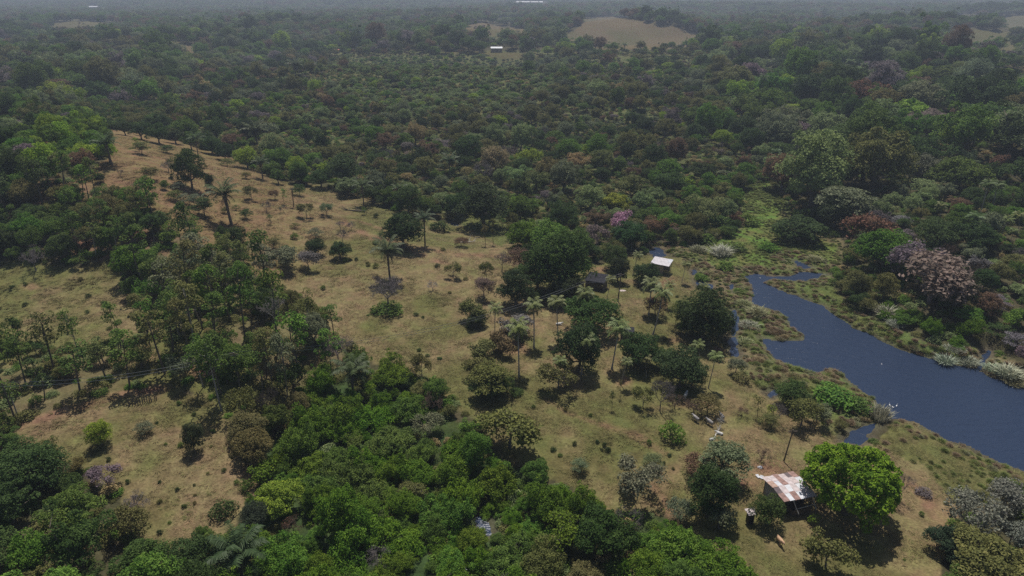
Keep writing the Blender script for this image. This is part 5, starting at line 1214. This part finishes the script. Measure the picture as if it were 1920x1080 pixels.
shed(1241, 490, 4.2, 3.1, 2.3, -29, [PALESHEET, PALESHEET, FADED, PALESHEET, ZINC], TANWALL, 'pale_roofed_shed', 'open sided shed with a pale metal roof beside the marsh', 2.6)
shed(1119, 521, 4.2, 3.6, 2.0, -24, [TAR, TAR, TAR], WOOD, 'dark_roofed_house', 'low house with a blackish roof in the shade of the grove', 2.2, open_end=False)
shed(1176, 620, 2.4, 1.8, 2.0, -8, [TAR, TAR], WOOD, 'dark_shelter', 'small dark shelter behind a tall coconut palm', 2.0, rise=0.25, cols=3, rows=1)
shed(1409, 958, 1.1, 1.0, 1.5, 12, [ZINC, PINKISH], BLACK, 'black_hut', 'tiny black hut under white scraps beside the light green tree', 1.7, open_end=False, rise=0.12, cols=2, rows=1)

def far_house(u, v, W, L, Hh, rot, roofmat, wallmat, label, name='far_house', rise=None, nwin=3):
    x, y = ground_at(u, v); z = ground_z(x, y); t = tag(link(name, None, None, (x, y, z), (0, 0, R_(rot))), label, 'house'); rise = rise or L * 0.16
    G = Geo(); G.box((0, 0, Hh / 2 - 0.2), (W - 0.6, L - 0.6, Hh + 0.4)); link('wall', G.mesh('wall_mesh', [wallmat]), t)
    R2 = Geo(); o = 0.12; V = []
    for zz in (0, o):
        V += [(-W / 2, -L / 2, Hh + zz), (W / 2, -L / 2, Hh + zz), (W / 2, 0, Hh + rise + zz), (-W / 2, 0, Hh + rise + zz), (W / 2, L / 2, Hh + zz), (-W / 2, L / 2, Hh + zz)]
    R2.add(V, [(0, 3, 2, 1), (3, 5, 4, 2), (6, 7, 8, 9), (9, 8, 10, 11), (0, 1, 7, 6), (5, 11, 10, 4), (0, 6, 9, 3), (3, 9, 11, 5), (1, 2, 8, 7), (2, 4, 10, 8)]); link('roof', R2.mesh('roof_mesh', [roofmat]), t)
    for k in range(nwin): one_box('window' if k != nwin // 2 else 'door', (0.9, 0.06, 0.9 if k != nwin // 2 else 1.9), GLASS, t, (-W / 2 + W * (k + 0.5) / nwin, -L / 2 + 0.27, Hh * 0.55 if k != nwin // 2 else 0.95))
    return t
far_house(931, 97, 9.5, 6, 2.8, 4, WHITEROOF, TANWALL, 'small white roofed house above the bare yard beyond the scrub')
far_house(1027, 98, 6.5, 5, 2.8, -8, WHITEROOF, TANWALL, 'small white roofed house among trees right of the bare yard')
far_house(984, 8, 52, 16, 6, 0, WHITEROOF, TANWALL, 'long white barn on the hazy plain, left of two', 'far_barn', nwin=5)
far_house(1008, 8, 32, 16, 6, 0, WHITEROOF, TANWALL, 'long white barn on the hazy plain, right of two', 'far_barn', nwin=5)
far_house(176, 17, 24, 12, 5, 5, WHITEROOF, TANWALL, 'tiny pale roofed house on the hazy plain at upper left')
far_house(210, 39, 13, 8, 3.5, -5, ZINC, TANWALL, 'tiny pale roofed house by the green field at upper left')
far_house(632, 100, 4.5, 4, 2.6, 10, REDROOF, TANWALL, 'tiny red roofed hut beyond the pale scrub')
far_house(1880, 217, 11, 6, 2.6, -10, ZINC, TANWALL, 'grey metal roofed house among trees at the right edge')
far_house(1843, 211, 5, 4, 2.6, 12, FADED, PALEWALL, 'small faded roofed hut left of the grey metal roofed house')

# --- fence, poles and wires
def fence():
    spots = [(360,635),(440,622),(530,605),(600,600),(665,582),(740,562),(810,545),(870,545),(930,522),(1000,510),(1090,472),(1140,470)]
    P = [ground_at(220 + a / 15.43, 720 + b / 15.43) for a, b in spots]; x0, y0 = P[0]; z0 = ground_z(x0, y0); t = tag(link('stake_fence', None, None, (x0, y0, z0)), 'row of rough wooden stakes along the top of the lower left meadow', 'fence')
    g = np.random.default_rng(2); tops = []
    for px, py in P:
        z = ground_z(px, py); h = g.uniform(1.1, 1.6); a = (px - x0, py - y0, z - z0 - 0.2); b = (px - x0 + g.normal() * .06, py - y0 + g.normal() * .06, z - z0 + h); pole_between('stake', a, b, 0.075, M_BARK, t, 0.055); tops.append(np.array(b) - (0, 0, 0.25))
    for k in (0, 0.45):
        G = Geo(); G.tube([q - (0, 0, k) for q in tops], [0.008] * len(tops), 0, 3); link('wire', G.mesh('wire_mesh', [M_BARK]), t)
fence()
def wood_pole(ub, vb, vt, ut, label, r=0.13):
    x, y = ground_at(ub, vb); z = ground_z(x, y); d = depth_at(x, y, z); h = (vb - vt) * d / F / math.cos(math.atan2(CAM_H - z, y)); dx = (ut - ub) * d / F
    t = tag(link('wooden_pole', None, None, (x, y, z)), label, 'pole'); pole_between('shaft', (0, 0, -0.3), (dx, 0, h), r, M_BARK, t, r * 0.75); one_box('crossbar', (1.2, 0.08, 0.1), WOOD, t, (dx, 0, h - 0.25))
    return np.array((x + dx, y, z + h - 0.15))
wood_pole(1469, 866, 809, 1475, 'bare wooden pole uphill of the rusty roofed shack', 0.1)
p2 = wood_pole(1158.5, 565, 514, 1161, 'wooden pole in front of the lower dark tree by the dark roofed house')
p1 = wood_pole(1091, 572, 528, 1092, 'wooden pole against the black shade below the grove')
p0 = wood_pole(30, 790, 722, 28, 'wooden power pole at the left edge of the slim tree belt')
pm = wood_pole(452, 735, 664, 452, 'wooden power pole hidden among the slim trees')
def wires(name, A, B, sag, label):
    G = Geo()
    for off in (-0.5, 0.5):
        pts = [A + (B - A) * s + np.array((0, off, -4 * sag * s * (1 - s))) for s in np.linspace(0, 1, 15)]; o = np.array(A); G.tube([p - o for p in pts], [0.022] * 15, 0, 3)
    tag(link(name, G.mesh(name + '_mesh', [plain('wire_metal', (0.35, 0.35, 0.36), 0.5)]), None, tuple(A)), label, 'wires')
wires('overhead_wires', p0, pm, 1.2, 'overhead wires crossing the belt of slim trees'); wires('overhead_wires', pm, p1, 3.0, 'overhead wires running up to the grove'); wires('overhead_wires', p1, p2, 0.4, 'overhead wires between the two poles of the grove')

# --- fallen wood and small pale things
def fallen(u, v, L, rot, mat, label, nb=4, r=0.22, name='fallen_log'):
    x, y = ground_at(u, v); z = ground_z(x, y); g = np.random.default_rng(int(u)); t = tag(link(name, None, None, (x, y, z + r * 0.8), (0, 0, R_(rot))), label, 'log')
    G = Geo(); G.tube([(-L / 2, 0, 0), (-L / 6, .1, .06), (L / 5, -.05, .02), (L / 2, .1, .1)], [r, r * .9, r * .7, r * .4], 0, 7); link('stem', G.mesh('stem_mesh', [mat]), t)
    for k in range(nb):
        a = np.array((g.uniform(-.2, .45) * L, 0, 0.05)); b = a + np.array((g.uniform(.1, .4) * L, g.uniform(-.35, .35) * L, g.uniform(.1, .28) * L)); pole_between('branch', a, b, r * .4, mat, t, r * .12)
fallen(664, 396, 6, 170, M_BARK, 'dark fallen log near the forest edge of the upper pasture', 5)
fallen(872, 455, 5, 10, M_DEADWOOD, 'white fallen branches lying over the brown bush', 6, 0.13)
fallen(540, 868, 5, 25, M_DEADWOOD, 'pale dead branches lying at the left edge of the thicket', 6, 0.12)
fallen(360, 1062, 3.4, -12, M_DEADWOOD, 'pale broken stem beside the big feather palm', 1, 0.11)
fallen(1345, 812, 2.6, 60, M_DEADWOOD, 'white broken branches on the ground below the grey cattle', 6, 0.09)
def lump(u, v, s, mat, name, label, cat, n=1):
    x, y = ground_at(u, v); z = ground_z(x, y); bmx = bmesh.new(); bmesh.ops.create_icosphere(bmx, subdivisions=2, radius=1.0); g = np.random.default_rng(int(u + v))
    for q in bmx.verts: q.co = Vector((q.co.x * s[0], q.co.y * s[1], max(q.co.z, -0.2) * s[2])) * (0.8 + 0.4 * g.uniform())
    me = bpy.data.meshes.new(name); bmx.to_mesh(me); bmx.free(); me.materials.append(mat); tag(link(name, me, None, (x, y, z)), label, cat)
lump(292, 1029, (.28, .28, .2), WHITEROOF, 'white_sack', 'small white sack lying at the lower tip of the left meadow', 'sack')
lump(1425, 877, (.38, .3, .25), ZINC, 'scrap_heap', 'grey scrap heap left of the rusty roof', 'scrap')
lump(1165, 545, (.9, .5, .06), FADED, 'ash_patch', 'pale ash patch at the foot of a wooden pole', 'ash')
def flat_scrap(u, v, rot, label):
    x, y = ground_at(u, v); z = ground_z(x, y); tag(link('scrap_sheet', sheet_mesh(0.45, 0.6, ZINC), None, (x, y, z + 0.14), (0.1, 0.05, R_(rot))), label, 'scrap')
flat_scrap(1421, 894, 20, 'white scrap sheet on the ground, left of two by the shack'); flat_scrap(1428, 896, -30, 'white scrap sheet on the ground, right of two by the shack')

# --- animals
def skin_mesh(name, verts, edges, radii, mats, levels=1):
    me = bpy.data.meshes.new(name + '_sk'); me.from_pydata(verts, edges, []); o = bpy.data.objects.new(name + '_sk', me); C.objects.link(o)
    sk = o.modifiers.new('s', 'SKIN'); sv = me.skin_vertices[0].data
    for k, r in enumerate(radii): sv[k].radius = r if isinstance(r, tuple) else (r, r)
    sv[0].use_root = True; ss = o.modifiers.new('d', 'SUBSURF'); ss.levels = levels; ss.render_levels = levels
    dg = bpy.context.evaluated_depsgraph_get(); m = bpy.data.meshes.new_from_object(o.evaluated_get(dg)); m.name = name + '_mesh'; bpy.data.objects.remove(o)
    m.materials.clear()
    for q in mats: m.materials.append(q)
    for p in m.polygons: p.use_smooth = True
    return m
def cow_mesh(lying, mat):
    d = -0.72 if lying else 0.0; hz = 1.05 + d
    V = [(-.55, 0, hz), (-.15, 0, hz - .03), (.3, 0, hz), (.62, 0, hz + .12), (.9, 0, hz + .28), (1.15, 0, hz + .22), (1.38, 0, hz + .02), (-.78, 0, hz + .05), (-.92, 0, hz - .25), (-.92, 0, hz - .55 - d * .4), (.45, 0, hz + .27)]
    Rr = [(.30, .34), (.34, .37), (.33, .36), (.25, .28), (.16, .19), (.14, .15), (.085, .09), (.2, .22), .03, .025, (.12, .13)]
    E = [(0, 1), (1, 2), (2, 3), (3, 4), (4, 5), (5, 6), (0, 7), (7, 8), (8, 9), (2, 10)]
    for sx, base in ((-.6, 0), (.5, 2)):
        for sy in (-.2, .2):
            k = len(V)
            if lying: V += [(sx, sy * 1.9, .24), (sx + .38, sy * 2.3, .12), (sx + .05, sy * 2.2, .06)]
            elif sx < 0: V += [(sx - .02, sy, .68), (sx - .12, sy, .42), (sx - .05, sy, .03)]
            else: V += [(sx, sy, .66), (sx + .02, sy, .38), (sx, sy, .03)]
            Rr += [.12, .065, .05]; E += [(base, k), (k, k + 1), (k + 1, k + 2)]
    for sy in (-1, 1):
        k = len(V); V += [(1.05, sy * .2, hz + .33), (1.1, sy * .16, hz + .45)]; Rr += [.05, .022]; E += [(5, k), (5, k + 1)]
    return skin_mesh('cow', V, E, Rr, [mat])
GREYCOW = plain('grey_hide', (0.36, 0.34, 0.33), 0.8, var=0.35, scale=2); WHITECOW = plain('white_hide', (0.62, 0.60, 0.57), 0.8, var=0.15, scale=2); TANCOW = plain('tan_hide', (0.56, 0.36, 0.22), 0.8, var=0.15, scale=2)
stand = {m.name: cow_mesh(False, m) for m in (GREYCOW, WHITECOW, TANCOW)}; lie = {m.name: cow_mesh(True, m) for m in (GREYCOW, WHITECOW)}
def cow(u, v, rot, me, label, s=1.0):
    x, y = ground_at(u, v); tag(link('cow', me, None, (x, y, ground_z(x, y)), (0, 0, R_(rot)), (s, s, s)), label, 'cow')
cow(1461, 1020, -80, stand['tan_hide'], 'tan cow walking downhill in front of the light green tree', .66)
cow(1304, 790, 122, stand['grey_hide'], 'grey cow, leftmost of the three in the shade of the olive umbrella tree', .66)
cow(1330, 797, 125, stand['grey_hide'], 'grey cow, middle of the three in the shade of the olive umbrella tree', .66)
cow(1352, 786, 112, stand['grey_hide'], 'grey cow, rightmost of the three in the shade of the olive umbrella tree', .66)
cow(1285, 746, 60, stand['white_hide'], 'white cow half hidden under the bare bushes above the other cattle', .66)
cow(1349, 814, 150, lie['white_hide'], 'white calf lying among the broken branches', .55)
cow(1334, 825, 20, lie['white_hide'], 'white calf lying uphill of the layered grey green tree', .45)
cow(1048, 609, 10, lie['white_hide'], 'white cow lying at the edge of the black shade below the grove', .65)
cow(725, 458, 10, lie['white_hide'], 'white calf resting beside the dark dense tree on the crest', .6) if False else None

WHITE = plain('white_feather', (0.82, 0.82, 0.82), 0.7, var=0.04)
bird = skin_mesh('bird', [(0, 0, .12), (-.18, 0, .12), (-.34, 0, .17), (.15, 0, .16), (.24, 0, .32), (.28, 0, .46), (.4, 0, .45)], [(0, 1), (1, 2), (0, 3), (3, 4), (4, 5), (5, 6)], [(.13, .11), (.12, .10), (.04, .03), .08, .04, .05, .015], [WHITE])
for u, v, s, lab in ((1668, 760, 1.2, 'leftmost of three by the spit tip'), (1674.5, 764.5, 1.2, 'nearest of three by the spit tip'), (1681, 761.5, 1.2, 'rightmost of three by the spit tip'), (1653, 683, .8, 'alone in mid pond'), (1899, 727, .7, 'near the right edge of the picture'), (1425, 522, 1.1, 'at the head of the pond'), (1724, 803, .8, 'by the near bank')):
    a, b = at_height(u, v, 0.0); tag(link('water_bird', bird, None, (a, b, -0.03), (0, 0, random.uniform(0, 6)), (s * .6, s * .6, s * .6)), 'white water bird floating on the pond, ' + lab, 'bird', 'white birds on the pond')

# ------------------------------------------------------------------ the haze in the air
def haze():
    me = bpy.data.meshes.new('haze'); bmx = bmesh.new(); bmesh.ops.create_cube(bmx, size=1.0)
    for q in bmx.verts: q.co = Vector((q.co.x * 14000, q.co.y * 8000 + 3700, q.co.z * 84 + 39.5))
    bmx.to_mesh(me); bmx.free(); m, nt, out = new_mat('haze_air'); v = nd(nt, 'ShaderNodeVolumePrincipled'); v.inputs['Color'].default_value = (0.71, 0.81, 1.0, 1); v.inputs['Density'].default_value = HAZE; v.inputs['Anisotropy'].default_value = 0.3
    nt.links.new(v.outputs[0], out.inputs['Volume']); me.materials.append(m); tag(link('haze', me), 'thin blue haze in the air over the plain', kind='stuff')
HAZE = 0.00036
haze()
for o in C.objects:
    if o.parent is None and isinstance(o.get('label'), str) and len(o['label'].split()) > 16: o['label'] = o['label'].replace(' and right of', ' right of').replace(' and left of', ' left of')
